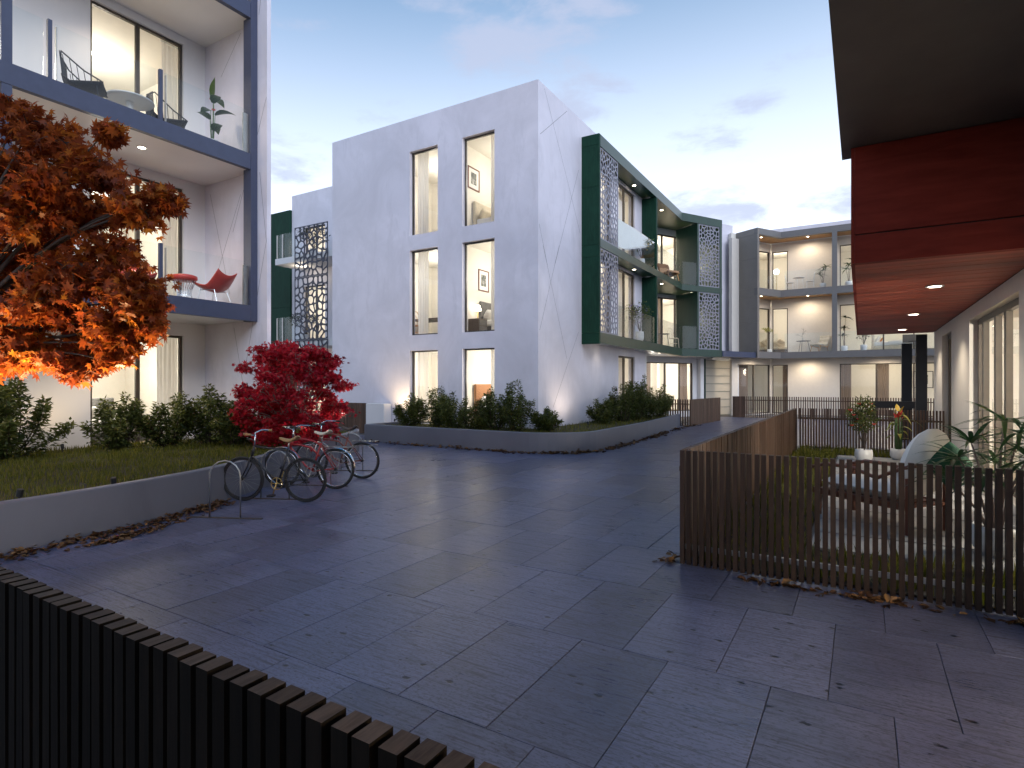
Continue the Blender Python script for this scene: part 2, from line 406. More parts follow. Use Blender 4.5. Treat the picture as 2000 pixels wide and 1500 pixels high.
class MB:
    def __init__(s): s.v = []; s.f = []; s.mi = []
    def add(s, vs, fs):
        k = len(s.v); s.v += [tuple(v) for v in vs]; s.f += [tuple(i + k for i in f) for f in fs]; return s
    def box(s, x0, y0, z0, x1, y1, z1):
        vs = [(x, y, z) for z in (z0, z1) for y in (y0, y1) for x in (x0, x1)]
        return s.add(vs, [(0, 2, 3, 1), (4, 5, 7, 6), (0, 1, 5, 4), (2, 6, 7, 3), (0, 4, 6, 2), (1, 3, 7, 5)])
    def fbox(s, F, s0, s1, t0, t1, z0, z1):
        vs = [F.pt(a, t, z) for z in (z0, z1) for t in (t1, t0) for a in (s0, s1)]
        return s.add(vs, [(0, 2, 3, 1), (4, 5, 7, 6), (0, 1, 5, 4), (2, 6, 7, 3), (0, 4, 6, 2), (1, 3, 7, 5)])
    def prism(s, poly, z0, z1):
        n = len(poly); vs = [(x, y, z0) for x, y in poly] + [(x, y, z1) for x, y in poly]
        a = sum(poly[i][0] * poly[(i + 1) % n][1] - poly[(i + 1) % n][0] * poly[i][1] for i in range(n))
        fs = [tuple(range(n - 1, -1, -1)), tuple(range(n, 2 * n))] + [(i, (i + 1) % n, (i + 1) % n + n, i + n) for i in range(n)]
        if a < 0: fs = [tuple(reversed(f)) for f in fs]
        return s.add(vs, fs)
    def tube(s, pts, r, n=8, closed=False):
        pts = [Vector(p) for p in pts]; m = len(pts)
        rs = r if isinstance(r, (list, tuple)) else [r] * m
        vs = []; up = None
        for i, p in enumerate(pts):
            a = pts[i - 1] if (i > 0 or closed) else pts[i]
            b = pts[(i + 1) % m] if (i < m - 1 or closed) else pts[i]
            t = (b - a).normalized()
            if up is None:
                up = Vector((0, 0, 1)) if abs(t.z) < 0.9 else Vector((1, 0, 0))
            x = t.cross(up)
            if x.length < 1e-5: x = t.cross(Vector((0.3, 1, 0.2)))
            x.normalize(); y = x.cross(t).normalized(); up = y
            for k in range(n):
                an = 2 * math.pi * k / n
                vs.append(p + (x * math.cos(an) + y * math.sin(an)) * rs[i])
        fs = []
        for i in range(m if closed else m - 1):
            j = (i + 1) % m
            for k in range(n):
                fs.append((i * n + k, i * n + (k + 1) % n, j * n + (k + 1) % n, j * n + k))
        if not closed:
            fs.append(tuple(range(n - 1, -1, -1))); fs.append(tuple((m - 1) * n + k for k in range(n)))
        return s.add(vs, fs)
    def lathe(s, prof, c=(0, 0, 0), n=16, cap=True):
        m = len(prof)
        vs = [(c[0] + r * math.cos(2 * math.pi * k / n), c[1] + r * math.sin(2 * math.pi * k / n), c[2] + z) for r, z in prof for k in range(n)]
        fs = [(i * n + k, i * n + (k + 1) % n, (i + 1) * n + (k + 1) % n, (i + 1) * n + k) for i in range(m - 1) for k in range(n)]
        if cap: fs += [tuple(range(n - 1, -1, -1)), tuple((m - 1) * n + k for k in range(n))]
        return s.add(vs, fs)
    def torus(s, c, axis, R0, r, n=32, m=8):
        ax = Vector(axis).normalized(); x = ax.orthogonal().normalized(); y = ax.cross(x)
        pts = [Vector(c) + (x * math.cos(2 * math.pi * k / n) + y * math.sin(2 * math.pi * k / n)) * R0 for k in range(n)]
        vs = []
        for p in pts:
            o = (p - Vector(c)).normalized()
            vs += [p + (o * math.cos(2 * math.pi * k / m) + ax * math.sin(2 * math.pi * k / m)) * r for k in range(m)]
        fs = [(i * m + k, ((i + 1) % n) * m + k, ((i + 1) % n) * m + (k + 1) % m, i * m + (k + 1) % m) for i in range(n) for k in range(m)]
        return s.add(vs, fs)
    def grid(s, fn, nu, nv):
        vs = [fn(i / nu, j / nv) for j in range(nv + 1) for i in range(nu + 1)]
        fs = [(j * (nu + 1) + i, j * (nu + 1) + i + 1, (j + 1) * (nu + 1) + i + 1, (j + 1) * (nu + 1) + i) for j in range(nv) for i in range(nu)]
        return s.add(vs, fs)
    def mesh(s, name):
        me = bpy.data.meshes.new(name); me.from_pydata(s.v, [], s.f); me.update(); return me
    def build(s, name, mat, parent=None, smooth=False, bevel=0.0, solid=0.0, sub=0):
        me = s.mesh(name); me.materials.append(MATS[mat] if isinstance(mat, str) else mat)
        o = bpy.data.objects.new(name, me); COL.objects.link(o)
        if smooth:
            me.polygons.foreach_set("use_smooth", [True] * len(me.polygons))
        if solid:
            md = o.modifiers.new("solid", 'SOLIDIFY'); md.thickness = solid; md.offset = 0
        if bevel:
            md = o.modifiers.new("bevel", 'BEVEL'); md.width = bevel; md.segments = 2; md.limit_method = 'ANGLE'
        if sub:
            md = o.modifiers.new("sub", 'SUBSURF'); md.levels = sub; md.render_levels = sub
        if parent is not None: attach(o, parent)
        return o
def attach(o, parent):
    """parent without moving: builders whose mesh is in world space under a thing with its own base point"""
    o.parent = parent
    if parent.get("_world"):
        o.location = Vector(o.location) - Vector(parent["_world"])
def thing(name, label, cat, loc=(0, 0, 0), rz=0.0, group=None, world=False):
    o = bpy.data.objects.new(name, None); COL.objects.link(o); o.empty_display_size = 0.2
    o.location = loc; o.rotation_euler = (0, 0, rz); o["label"] = label; o["category"] = cat
    if group: o["group"] = group
    if world: o["_world"] = tuple(loc)
    return o
def tag(o, label, cat, group=None, kind=None):
    o["label"] = label; o["category"] = cat
    if group: o["group"] = group
    if kind: o["kind"] = kind
    return o
def struct(o, label=None):
    o["kind"] = "structure"
    if label: o["label"] = label
    return o
def inst(src, name, parent, loc=(0, 0, 0), rot=(0, 0, 0), scale=None):
    o = bpy.data.objects.new(name, src.data if hasattr(src, 'data') else src); COL.objects.link(o)
    o.parent = parent; o.location = loc; o.rotation_euler = rot
    if scale: o.scale = scale
    return o
def light(kind, loc, power, color=(1.0, 0.87, 0.68), radius=0.08, aim=None, spot=110, blend=0.8, size=None):
    d = bpy.data.lights.new("lamp_light", kind); d.energy = power; d.color = color
    if kind == 'AREA':
        d.shape = 'RECTANGLE'; d.size, d.size_y = size
    else: d.shadow_soft_size = radius
    if kind == 'SPOT': d.spot_size = R(spot); d.spot_blend = blend
    o = bpy.data.objects.new("lamp_light", d); COL.objects.link(o); o.location = loc
    if aim is not None:
        o.rotation_euler = (Vector(aim) - Vector(loc)).to_track_quat('-Z', 'Y').to_euler()
    return o

# wall with rectangular openings: real thickness and reveals
def wall(F, s0, s1, z0, z1, th, ops=(), name="wall", mat="white_concrete", parent=None):
    S = sorted({s0, s1} | {v for o in ops for v in o[:2]}); Z = sorted({z0, z1} | {v for o in ops for v in o[2:]})
    S = [v for v in S if s0 - 1e-6 <= v <= s1 + 1e-6]; Z = [v for v in Z if z0 - 1e-6 <= v <= z1 + 1e-6]
    def filled(i, j):
        if not (0 <= i < len(S) - 1 and 0 <= j < len(Z) - 1): return False
        a, b = (S[i] + S[i + 1]) / 2, (Z[j] + Z[j + 1]) / 2
        return not any(o[0] < a < o[1] and o[2] < b < o[3] for o in ops)
    mb = MB()
    for i in range(len(S) - 1):
        for j in range(len(Z) - 1):
            if not filled(i, j): continue
            a0, a1, b0, b1 = S[i], S[i + 1], Z[j], Z[j + 1]
            q = lambda *p: mb.add([F.pt(*x) for x in p], [(0, 1, 2, 3)])
            q((a0, 0, b0), (a1, 0, b0), (a1, 0, b1), (a0, 0, b1))
            q((a1, -th, b0), (a0, -th, b0), (a0, -th, b1), (a1, -th, b1))
            if not filled(i - 1, j): q((a0, -th, b0), (a0, 0, b0), (a0, 0, b1), (a0, -th, b1))
            if not filled(i + 1, j): q((a1, 0, b0), (a1, -th, b0), (a1, -th, b1), (a1, 0, b1))
            if not filled(i, j - 1): q((a0, -th, b0), (a1, -th, b0), (a1, 0, b0), (a0, 0, b0))
            if not filled(i, j + 1): q((a0, 0, b1), (a1, 0, b1), (a1, -th, b1), (a0, -th, b1))
    return mb.build(name, mat, parent)

def window(F, s0, s1, z0, z1, parent, mull=(), mat="charcoal_frame", rec=0.10, fw=0.05, fd=0.07, name="window"):
    e = 0.003
    mb = MB(); t0, t1 = -rec - fd, -rec
    mb.fbox(F, s0 + e, s1 - e, t0, t1, z0 + e, z0 + fw); mb.fbox(F, s0 + e, s1 - e, t0, t1, z1 - fw, z1 - e)
    mb.fbox(F, s0 + e, s0 + fw, t0, t1, z0 + fw, z1 - fw); mb.fbox(F, s1 - fw, s1 - e, t0, t1, z0 + fw, z1 - fw)
    edges = [s0 + fw]
    for m in mull:
        mb.fbox(F, m - fw * 0.7, m + fw * 0.7, t0, t1, z0 + fw, z1 - fw); edges += [m - fw * 0.7, m + fw * 0.7]
    edges.append(s1 - fw)
    w = mb.build(name, mat, parent)
    for k in range(0, len(edges), 2):
        g = MB(); tm = (t0 + t1) / 2
        g.add([F.pt(edges[k], tm, z0 + fw), F.pt(edges[k + 1], tm, z0 + fw), F.pt(edges[k + 1], tm, z1 - fw), F.pt(edges[k], tm, z1 - fw)], [(0, 1, 2, 3)])
        p = g.build("pane", "window_glass"); p.parent = w
    return w

def room(F, s0, s1, z0, z1, depth, parent, power=40, th=0.2, color=(1.0, 0.94, 0.83), wallmat="room_wall", lamp=True, lpos=None):
    """the lit room behind a window: floor, walls and ceiling with real thickness"""
    a, b = -th - 0.004, -depth
    m = MB(); k = 0.05
    m.fbox(F, s0, s1, b - k, b, z0, z1); m.fbox(F, s0 - k, s0, b - k, a, z0, z1); m.fbox(F, s1, s1 + k, b - k, a, z0, z1)
    m.fbox(F, s0 - k, s1 + k, b - k, a, z1, z1 + k)
    r = m.build("room", wallmat, parent)
    f = MB().fbox(F, s0 - k, s1 + k, b - k, a, z0 - k, z0).build("room_floor", "room_floor"); f.parent = r
    if lamp:
        c = F.pt((s0 + s1) / 2, -th - (depth - th) * 0.55, z1) if lpos is None else F.pt(*lpos, z1)
        d = MB().lathe([(0.001, -0.02), (0.12, -0.02), (0.13, -0.004), (0.001, -0.003)], c, 14, cap=False).build("ceiling_light", "lamp_disc"); d.parent = r
        light('POINT', (c[0], c[1], c[2] - 0.85), power * 1.95, color, 0.30)
    return r

def downlight(parent, x, y, z, power=14, color=(1.0, 0.87, 0.68), r=0.07, spot=125):
    d = MB().lathe([(0.001, -0.012), (r, -0.012), (r * 1.05, -0.008), (r * 1.3, -0.014), (r * 1.35, -0.001), (0.001, -0.001)], (x, y, z), 18, cap=False).build("downlight", "white_paint")
    g = MB().lathe([(0.001, -0.016), (r * 0.9, -0.015), (r * 0.95, -0.012)], (x, y, z), 16, cap=False).build("lens", "lamp_disc"); g.parent = d
    attach(d, parent)
    light('SPOT', (x, y, z - 0.04), power, color, 0.05, (x, y, z - 2), spot, 0.7)

def drape(F, s0, s1, t, z0, z1, amp=0.03, waves=None, seed=0):
    w = waves or max(2, int((s1 - s0) / 0.09)); n = w * 6
    rr = random.Random(seed); ph = [rr.uniform(-0.4, 0.4) for _ in range(w + 2)]
    def fn(u, v):
        k = u * w; p = ph[int(k)]
        return F.pt(s0 + (s1 - s0) * u, t + amp * math.sin(2 * math.pi * k + p) * (0.6 + 0.4 * v) + 0.01 * math.sin(9 * u + 3 * v), z0 + (z1 - z0) * v)
    return MB().grid(fn, n, 5)
def make_curtain(F, s0, s1, t, z0, z1, label, mat="curtain_white", seed=0):
    c = F.pt((s0 + s1) / 2, t, z0)
    root = thing("curtain", label, "curtain", c, world=True)
    drape(F, s0, s1, t, z0 + 0.02, z1 - 0.04, seed=seed).build("drape", mat, root, smooth=True)
    MB().fbox(F, s0 - 0.03, s1 + 0.03, t - 0.015, t + 0.015, z1 - 0.035, z1 - 0.005).build("curtain_rail", "white_paint", root)
    return root

# perforated screen: real cut-outs between bars of a random cell pattern
def clip_poly(poly, nx, ny, c):
    out = []
    for i in range(len(poly)):
        p, q = poly[i], poly[(i + 1) % len(poly)]
        dp, dq = nx * p[0] + ny * p[1] - c, nx * q[0] + ny * q[1] - c
        if dp <= 0: out.append(p)
        if dp * dq < 0:
            t = dp / (dp - dq); out.append((p[0] + (q[0] - p[0]) * t, p[1] + (q[1] - p[1]) * t))
    return out
def screen_mesh(w, h, cw, ch, bar, seed, th=0.02, border=0.05, name="perforated_screen"):
    rr = random.Random(seed); nx, ny = max(1, round((w - 2 * border) / cw)), max(1, round((h - 2 * border) / ch))
    cw, ch = (w - 2 * border) / nx, (h - 2 * border) / ny
    pts = {(i, j): (border + (i + 0.5 + rr.uniform(-0.42, 0.42)) * cw, border + (j + 0.5 + rr.uniform(-0.42, 0.42)) * ch) for i in range(nx) for j in range(ny)}
    holes = []
    for (i, j), p in pts.items():
        poly = [(border, border), (w - border, border), (w - border, h - border), (border, h - border)]
        bw = bar * rr.uniform(0.8, 1.3)
        for a in range(-2, 3):
            for b in range(-2, 3):
                q = pts.get((i + a, j + b))
                if q is None or (a == 0 and b == 0): continue
                dx, dy = q[0] - p[0], q[1] - p[1]; l = math.hypot(dx, dy); dx /= l; dy /= l
                c = dx * (p[0] + q[0]) / 2 + dy * (p[1] + q[1]) / 2 - bw / 2
                poly = clip_poly(poly, dx, dy, c)
                if len(poly) < 3: break
            if len(poly) < 3: break
        if len(poly) < 3: continue
        ar = abs(sum(poly[k][0] * poly[(k + 1) % len(poly)][1] - poly[(k + 1) % len(poly)][0] * poly[k][1] for k in range(len(poly)))) / 2
        if ar < cw * ch * 0.06: continue
        sm = []
        for k in range(len(poly)):
            a, b = poly[k], poly[(k + 1) % len(poly)]
            sm.append((a[0] * 0.78 + b[0] * 0.22, a[1] * 0.78 + b[1] * 0.22)); sm.append((a[0] * 0.22 + b[0] * 0.78, a[1] * 0.22 + b[1] * 0.78))
        holes.append(sm)
    V = [Vector(p) for p in ((0, 0), (w, 0), (w, h), (0, h))]; faces = [[0, 1, 2, 3]]; ed = []
    for hl in holes:
        k = len(V); V += [Vector(p) for p in hl]; faces.append(list(range(k, k + len(hl))))
    ov, oe, of, _, _, og = delaunay_2d_cdt(V, ed, faces, 0, 1e-6, True)
    mb = MB(); n = len(ov)
    vs = [(v.x, 0, v.y) for v in ov] + [(v.x, th, v.y) for v in ov]; fs = []
    cnt = {}
    for f, g in zip(of, og):
        if any(k > 0 for k in g): continue
        fs.append(tuple(f)); fs.append(tuple(i + n for i in reversed(f)))
        for a, b in zip(f, list(f[1:]) + [f[0]]): cnt[(a, b)] = 1
    for (a, b) in list(cnt):
        if (b, a) not in cnt: fs.append((b, a, a + n, b + n))
    mb.add(vs, fs); return mb
def place_local(mb, F, s, t, z):
    """mesh in (x along wall, y inwards, z up) -> world at frame position"""
    mb.v = [F.pt(s + x, t - y, z + zz) for x, y, zz in mb.v]; return mb

# many leaves in one mesh, numpy
def leaf_mesh(name, shape_v, shape_f, P, Mx, var, mat, parent=None):
    """shape_v (k,3), shape_f list of tuples, P (n,3), Mx (n,3,3)"""
    sv = np.asarray(shape_v, float); k = len(sv); n = len(P)
    V = np.einsum('nij,kj->nki', Mx, sv) + P[:, None, :]
    sf = np.concatenate([np.asarray(f) for f in shape_f]); ln = np.array([len(f) for f in shape_f])
    idx = (np.arange(n)[:, None] * k + sf[None, :]).ravel()
    starts = (np.arange(n)[:, None] * ln.sum() + np.concatenate([[0], np.cumsum(ln)[:-1]])[None, :]).ravel()
    me = bpy.data.meshes.new(name)
    me.vertices.add(n * k); me.vertices.foreach_set("co", V.ravel())
    me.loops.add(len(idx)); me.loops.foreach_set("vertex_index", idx.astype(np.int32))
    me.polygons.add(n * len(ln)); me.polygons.foreach_set("loop_start", starts.astype(np.int32))
    me.polygons.foreach_set("loop_total", np.tile(ln, n).astype(np.int32))
    at = me.attributes.new("leafvar", 'FLOAT', 'POINT'); at.data.foreach_set("value", np.repeat(np.asarray(var, float), k))
    me.update(calc_edges=True); me.validate()
    me.materials.append(MATS[mat])
    o = bpy.data.objects.new(name, me); COL.objects.link(o)
    if parent is not None: attach(o, parent)
    return o
def rand_frames(rng, n, up=0.0, scale=(0.8, 1.2), fwd=None, spread=1.0):
    """random rotation matrices; up>0 biases the leaf normal (local z) upwards; fwd (n,3) leaf direction (local y)"""
    nz = rng.normal(size=(n, 3)); nz[:, 2] = np.abs(nz[:, 2]) + up; nz /= np.linalg.norm(nz, axis=1)[:, None]
    f = rng.normal(size=(n, 3)) * spread
    if fwd is not None: f = f + fwd
    f -= (f * nz).sum(1)[:, None] * nz; f /= np.linalg.norm(f, axis=1)[:, None] + 1e-9
    x = np.cross(f, nz); s = rng.uniform(scale[0], scale[1], n)
    return np.stack([x, f, nz], axis=2) * s[:, None, None]
LEAF = ([(0, 0, 0), (0.16, 0.35, 0.03), (0, 1, -0.06), (-0.16, 0.35, 0.03), (0, 0.4, -0.02)], [(0, 1, 4), (1, 2, 4), (2, 3, 4), (3, 0, 4)])
def maple_shape():
    vs = [(0, 0, 0)]; fs = []
    for a, l in ((0, 1.0), (42, 0.92), (-42, 0.92), (86, 0.70), (-86, 0.70), (128, 0.42), (-128, 0.42)):
        a = R(a); d = (math.sin(a), math.cos(a)); p = (d[1], -d[0]); k = len(vs); w = 0.15 * l + 0.02
        vs += [(d[0] * l * 0.42 + p[0] * w, d[1] * l * 0.42 + p[1] * w, 0.02), (d[0] * l, d[1] * l, -0.14 * l), (d[0] * l * 0.42 - p[0] * w, d[1] * l * 0.42 - p[1] * w, 0.02)]
        fs.append((0, k, k + 1, k + 2))
    return vs, fs
MAPLE = maple_shape()
# ================================================================ GROUND, PAVEMENT, LAWN
struct(MB().add([(-400, -400, -0.06), (400, -400, -0.06), (400, 400, -0.06), (-400, 400, -0.06)], [(0, 1, 2, 3)]).build("ground", "ground_soil"), "bare dark ground under and beyond the courtyard")
pavement = struct(MB().box(-22, -3, -0.05, 6, 46, -0.012).build("pavement", "paver_bed"), "courtyard paved with long grey stone slabs in running bond")
WALL_PTS = [(-7.40, -2.5), (-7.31, 0.6), (-7.31, 2.29), (-7.44, 3.38), (-7.70, 4.44), (-7.90, 4.95), (-8.32, 5.87), (-8.86, 6.85), (-9.58, 8.13), (-10.46, 9.74), (-10.95, 10.62)]
def wall_x(y):
    for (x0, y0), (x1, y1) in zip(WALL_PTS, WALL_PTS[1:]):
        if y0 <= y <= y1: return x0 + (x1 - x0) * (y - y0) / (y1 - y0)
    return -30
PW, PH, GAP = 0.578, 1.155, 0.0038
def paver_mb():
    w, h, c, z = PW / 2 - GAP / 2, PH / 2 - GAP / 2, 0.002, 0.0
    m = MB()
    vs = [(-w, -h, -0.03), (w, -h, -0.03), (w, h, -0.03), (-w, h, -0.03), (-w, -h, -c), (w, -h, -c), (w, h, -c), (-w, h, -c),
          (-w + c, -h + c, 0), (w - c, -h + c, 0), (w - c, h - c, 0), (-w + c, h - c, 0)]
    fs = [(i, (i + 1) % 4, (i + 1) % 4 + 4, i + 4) for i in range(4)] + [(i + 4, (i + 1) % 4 + 4, (i + 1) % 4 + 8, i + 8) for i in range(4)] + [(8, 9, 10, 11)]
    return m.add(vs, fs)
pm = paver_mb().mesh("paver"); pm.materials.append(MATS["paver_stone"])
cells = []
for r in range(-3, 28):
    yc = 2.38 + PH * (r + 0.5)
    off = -1.59 if r % 2 == 0 else -1.31
    for k in range(-24, 16):
        xc = off + PW * (k + 0.5)
        if yc < 12.3:
            if xc < wall_x(yc) - 0.35 and yc < 10.6: continue
            if yc >= 10.6 and xc < -16.5: continue
            if yc < 2.38 and (xc > 2.2): continue
            if yc < 1.2 and not (-7.6 < xc < 1): continue
            if yc < 5.4 and xc > 2.4: continue
            if yc > 6.2 and xc > -1.1: continue
        elif yc < 31.5:
            if xc > -1.0 and not (yc > 17.2 and xc < 3): continue
            if xc < -6.4 and not (yc < 14.3 and -16.5 < xc < -12.4): continue
        else:
            continue
        d = -xc * math.sin(R(31.1)) + yc * math.cos(R(31.1))
        cells.append((d, xc, yc))
cells.sort()
vis = [c for c in cells if c[0] > 1.2]
rr = random.Random(3)
far = MB()
for n, (d, x, y) in enumerate(vis):
    if n < 296:
        inst(pm, "paver", pavement, (x, y, rr.uniform(-0.0015, 0.0012)), (rr.uniform(-0.0012, 0.0012), rr.uniform(-0.0016, 0.0016), rr.uniform(-0.001, 0.001)))
    else:
        q = paver_mb(); dz = rr.uniform(-0.0015, 0.001); q.v = [(a + x, b + y, c + dz) for a, b, c in q.v]; far.add(q.v, q.f)
if far.v:
    fo = far.build("far_pavers", "paver_stone", pavement); fo["kind"] = "stuff"

# curved lawn wall by the left building
def smooth_path(pts, n=8):
    out = []
    P = [Vector(p) for p in pts]
    for i in range(len(P) - 1):
        p0, p1, p2, p3 = P[max(i - 1, 0)], P[i], P[i + 1], P[min(i + 2, len(P) - 1)]
        for k in range(n):
            t = k / n
            out.append(0.5 * ((2 * p1) + (-p0 + p2) * t + (2 * p0 - 5 * p1 + 4 * p2 - p3) * t * t + (-p0 + 3 * p1 - 3 * p2 + p3) * t ** 3))
    out.append(P[-1]); return [(p.x, p.y) for p in out]
def ribbon_wall(path, th, z0, z1, c=0.012):
    """wall that follows a plan path; the path is its outer face, the thickness lies to the left"""
    m = MB(); n = len(path); L = []; Rr = []
    for i, p in enumerate(path):
        a, b = path[max(i - 1, 0)], path[min(i + 1, n - 1)]
        dx, dy = b[0] - a[0], b[1] - a[1]; l = math.hypot(dx, dy)
        L.append((-dy / l, dx / l))
    ring = lambda i: [(path[i][0], path[i][1], z0), (path[i][0], path[i][1], z1 - c), (path[i][0] + L[i][0] * c, path[i][1] + L[i][1] * c, z1),
                      (path[i][0] + L[i][0] * (th - c), path[i][1] + L[i][1] * (th - c), z1), (path[i][0] + L[i][0] * th, path[i][1] + L[i][1] * th, z1 - c), (path[i][0] + L[i][0] * th, path[i][1] + L[i][1] * th, z0)]
    vs = [p for i in range(n) for p in ring(i)]; fs = []
    for i in range(n - 1):
        for k in range(5): fs.append((i * 6 + k, i * 6 + k + 1, (i + 1) * 6 + k + 1, (i + 1) * 6 + k))
    fs = [tuple(reversed(f)) for f in fs]
    fs.append((0, 1, 2, 3, 4, 5)); k = (n - 1) * 6; fs.append((k + 5, k + 4, k + 3, k + 2, k + 1, k))
    return m.add(vs, fs)
lp = smooth_path(WALL_PTS)
lw = thing("garden_wall", "low curved concrete retaining wall holding the lawn behind the bicycles", "wall", (lp[0][0], lp[0][1], 0), world=True)
ribbon_wall(lp + [(-11.3, 10.95), (-12.0, 11.1), (-17.5, 11.1)], 0.13, -0.02, 0.52).build("wall_face", "planter_concrete", lw)
LAWN_Z = 0.43
lawn_poly = [(x - 0.10, y) for x, y in lp] + [(-11.6, 10.98), (-17, 10.98), (-17, 8.2), (-13.4, 8.2), (-13.4, -2.5)]
lawn = struct(MB().prism(lawn_poly, -0.03, LAWN_Z - 0.02).build("lawn_soil", "soil"), "dark soil of the raised lawn bed")

# planter round the white block: rounded corner
PL = [(-12.75, 14.25), (-12.75, 12.75), (-12.60, 12.58), (-9.1, 12.47), (-7.41, 12.42)]
arc = [(-7.25 + 1.5 * math.cos(a), 13.92 + 1.5 * math.sin(a)) for a in [R(-90 + 9 * k) for k in range(0, 11)]]
PL = [(-12.75, 14.25), (-12.75, 12.60), (-12.68, 12.50), (-10, 12.45)] + [(-7.25, 12.42)] + arc[1:] + [(-5.76, 16.0), (-5.80, 18.0), (-5.95, 20.0), (-6.12, 22.4), (-6.25, 23.5)]
pw = thing("planter_wall", "low concrete planter wall with a rounded corner below the white apartment block", "planter", (-12.7, 12.5, 0), world=True)
ribbon_wall(PL, 0.13, -0.02, 0.50).build("wall_face", "planter_concrete", pw)
planter_poly = [(-12.66, 14.66), (-12.66, 12.6)] + [(x - 0.06 if y > 13 else x, y + 0.07) for x, y in PL[3:]] + [(-7.95, 23.5), (-7.95, 14.66)]
struct(MB().prism(planter_poly, -0.03, 0.40).build("planter_soil", "soil"), "dark soil filling the corner planter")

# ================================================================ BUILDING 1 : the block on the left with blue balcony frames
FL = 3.33
A = thing("apartment_building", "white concrete apartment block with dark blue steel balcony frames behind the orange maple", "building", (-13.5, 5.0, 0), world=True)
FA = Frame(-13.5, 0, 0, 1)
zA = [(0.30, 2.82), (3.47, 6.24), (6.80, 9.60), (10.13, 12.9)]
opsA = []
for z0, z1 in zA: opsA += [(5.68, 7.58, z0, z1), (1.4, 4.30, z0, z1)]
wall(FA, -3, 8.1, 0, 14.0, 0.2, opsA, parent=A, mat="white_render")
FN = Frame(0, 8.1, 1, 0)
wall(FN, -13.7, -11.17, 0, 14.0, 0.10, name="fin_wall", parent=A)
for (a, b), (c, d) in [((-13.29, 6.22), (-12.52, 3.78)), ((-12.11, 6.02), (-13.12, 4.09)), ((-12.11, 9.70), (-12.86, 8.9)), ((-12.36, 3.0), (-12.0, 1.6)), ((-11.42, 6.4), (-11.19, 4.84)), ((-11.19, 8.0), (-11.46, 7.34)), ((-11.46, 7.34), (-12.4, 5.2)), ((-11.19, 4.84), (-11.9, 2.2)), ((-11.19, 11.2), (-11.45, 9.9))]:
    L = math.hypot(c - a, d - b); nx, nz = -(d - b) / L * 0.005, (c - a) / L * 0.005
    y0 = 8.0975
    m = MB().add([(a + nx, y0, b + nz), (a - nx, y0, b - nz), (c - nx, y0, d - nz), (c + nx, y0, d + nz)], [(0, 1, 2, 3)])
    m.build("score_line", "joint_dark", A)
for i, (z0, z1) in enumerate(zA):
    window(FA, 5.68, 7.58, z0, z1, A, (6.62,), rec=0.06, fw=0.055, mat="bronze_frame")
    window(FA, 1.4, 4.30, z0, z1, A, (2.85,), rec=0.06, fw=0.055, mat="bronze_frame")
    pw_ = (75, 60, 60, 50)[i]
    room(FA, 4.95, 8.3, z0, z1 + 0.08, 4.2, A, pw_)
    room(FA, 0.2, 4.85, z0, z1 + 0.08, 4.2, A, pw_)
XF = -11.56
slabA = MB()
for k, zb in enumerate((3.09, 6.43, 9.76)):
    MB().box(-13.497, -3, zb + 0.02, XF - 0.06, 8.097, zb + 0.33).build("balcony_slab", "white_render", A)
    MB().box(XF - 0.055, -3, zb, XF + 0.06, 7.93, zb + 0.34).build("edge_beam", "blue_steel", A)
    MB().box(-13.3, -2.8, zb + 0.332, XF - 0.08, 8.05, zb + 0.345).build("balcony_deck", "terrazzo_patio", A)
    for y in (6.1, 2.6): downlight(A, -12.35, y, zb + 0.02, 130, color=(1.0, 0.80, 0.58))
    # balustrade: glass panels between short posts
    gz0, gz1 = zb + 0.36, zb + 1.30
    for y in (0.6, 2.43, 4.26, 6.04):
        MB().box(XF - 0.02, y - 0.03, zb + 0.34, XF + 0.045, y + 0.03, gz1 + 0.02).build("rail_post", "blue_steel", A)
    for y0, y1 in ((0.66, 2.37), (2.49, 4.18), (4.34, 5.96), (6.12, 7.86)):
        g = MB().box(XF - 0.006, y0, gz0, XF + 0.006, y1, gz1)
        g.build("glass_panel", "balustrade_glass", A)
    for y in (4.36, 6.14):
        MB().box(XF - 0.012, y - 0.012, gz0, XF + 0.03, y + 0.004, gz1 - 0.05).build("rail_clamp", "steel", A)
    MB().box(XF - 0.04, 7.80, gz0 - 0.02, XF - 0.015, 7.92, gz1 - 0.08).build("rail_clamp", "steel", A)
MB().box(XF - 0.20, 7.935, 3.085, XF + 0.065, 8.094, 14).build("frame_post", "blue_steel", A)
MB().box(XF - 0.05, 3.62, 3.45, XF + 0.05, 3.76, 14).build("frame_post", "blue_steel", A)
MB().box(XF - 0.05, -1.0, 3.45, XF + 0.05, -0.86, 14).build("frame_post", "blue_steel", A)

# ================================================================ BUILDING 2 : the white and green block
B = thing("apartment_building", "white apartment block with tall single windows and a green framed balcony box", "building", (-12, 18, 0), world=True)
FB = Frame(0, 14.69, 1, 0)
cols = [(-12.83, -11.65), (-10.68, -9.48)]
rows = [(0.42, 2.80), (3.31, 6.12), (6.62, 9.40)]
wall(FB, -16.52, -7.98, 0, 10.5, 0.28, [(a, b, c, d) for a, b in cols for c, d in rows], parent=B)
for j, (c, d) in enumerate(rows):
    for i, (a, b) in enumerate(cols):
        window(FB, a, b, c, d, B, rec=0.13, fw=0.045, mat="charcoal_frame")
        s0, s1 = ((-14.4, -11.25), (-11.05, -8.3))[i]
        room(FB, s0, s1, c, d + 0.12, 3.1, B, (60, 50, 42)[j], th=0.28)
FBr = Frame(-7.98, 0, 0, 1)
opsB = [(21.15, 23.03, 0.36, 2.80), (21.15, 23.03, 3.47, 6.17), (21.15, 23.03, 6.80, 9.46), (18.5, 20.4, 3.47, 6.17), (18.5, 20.4, 6.80, 9.46)]
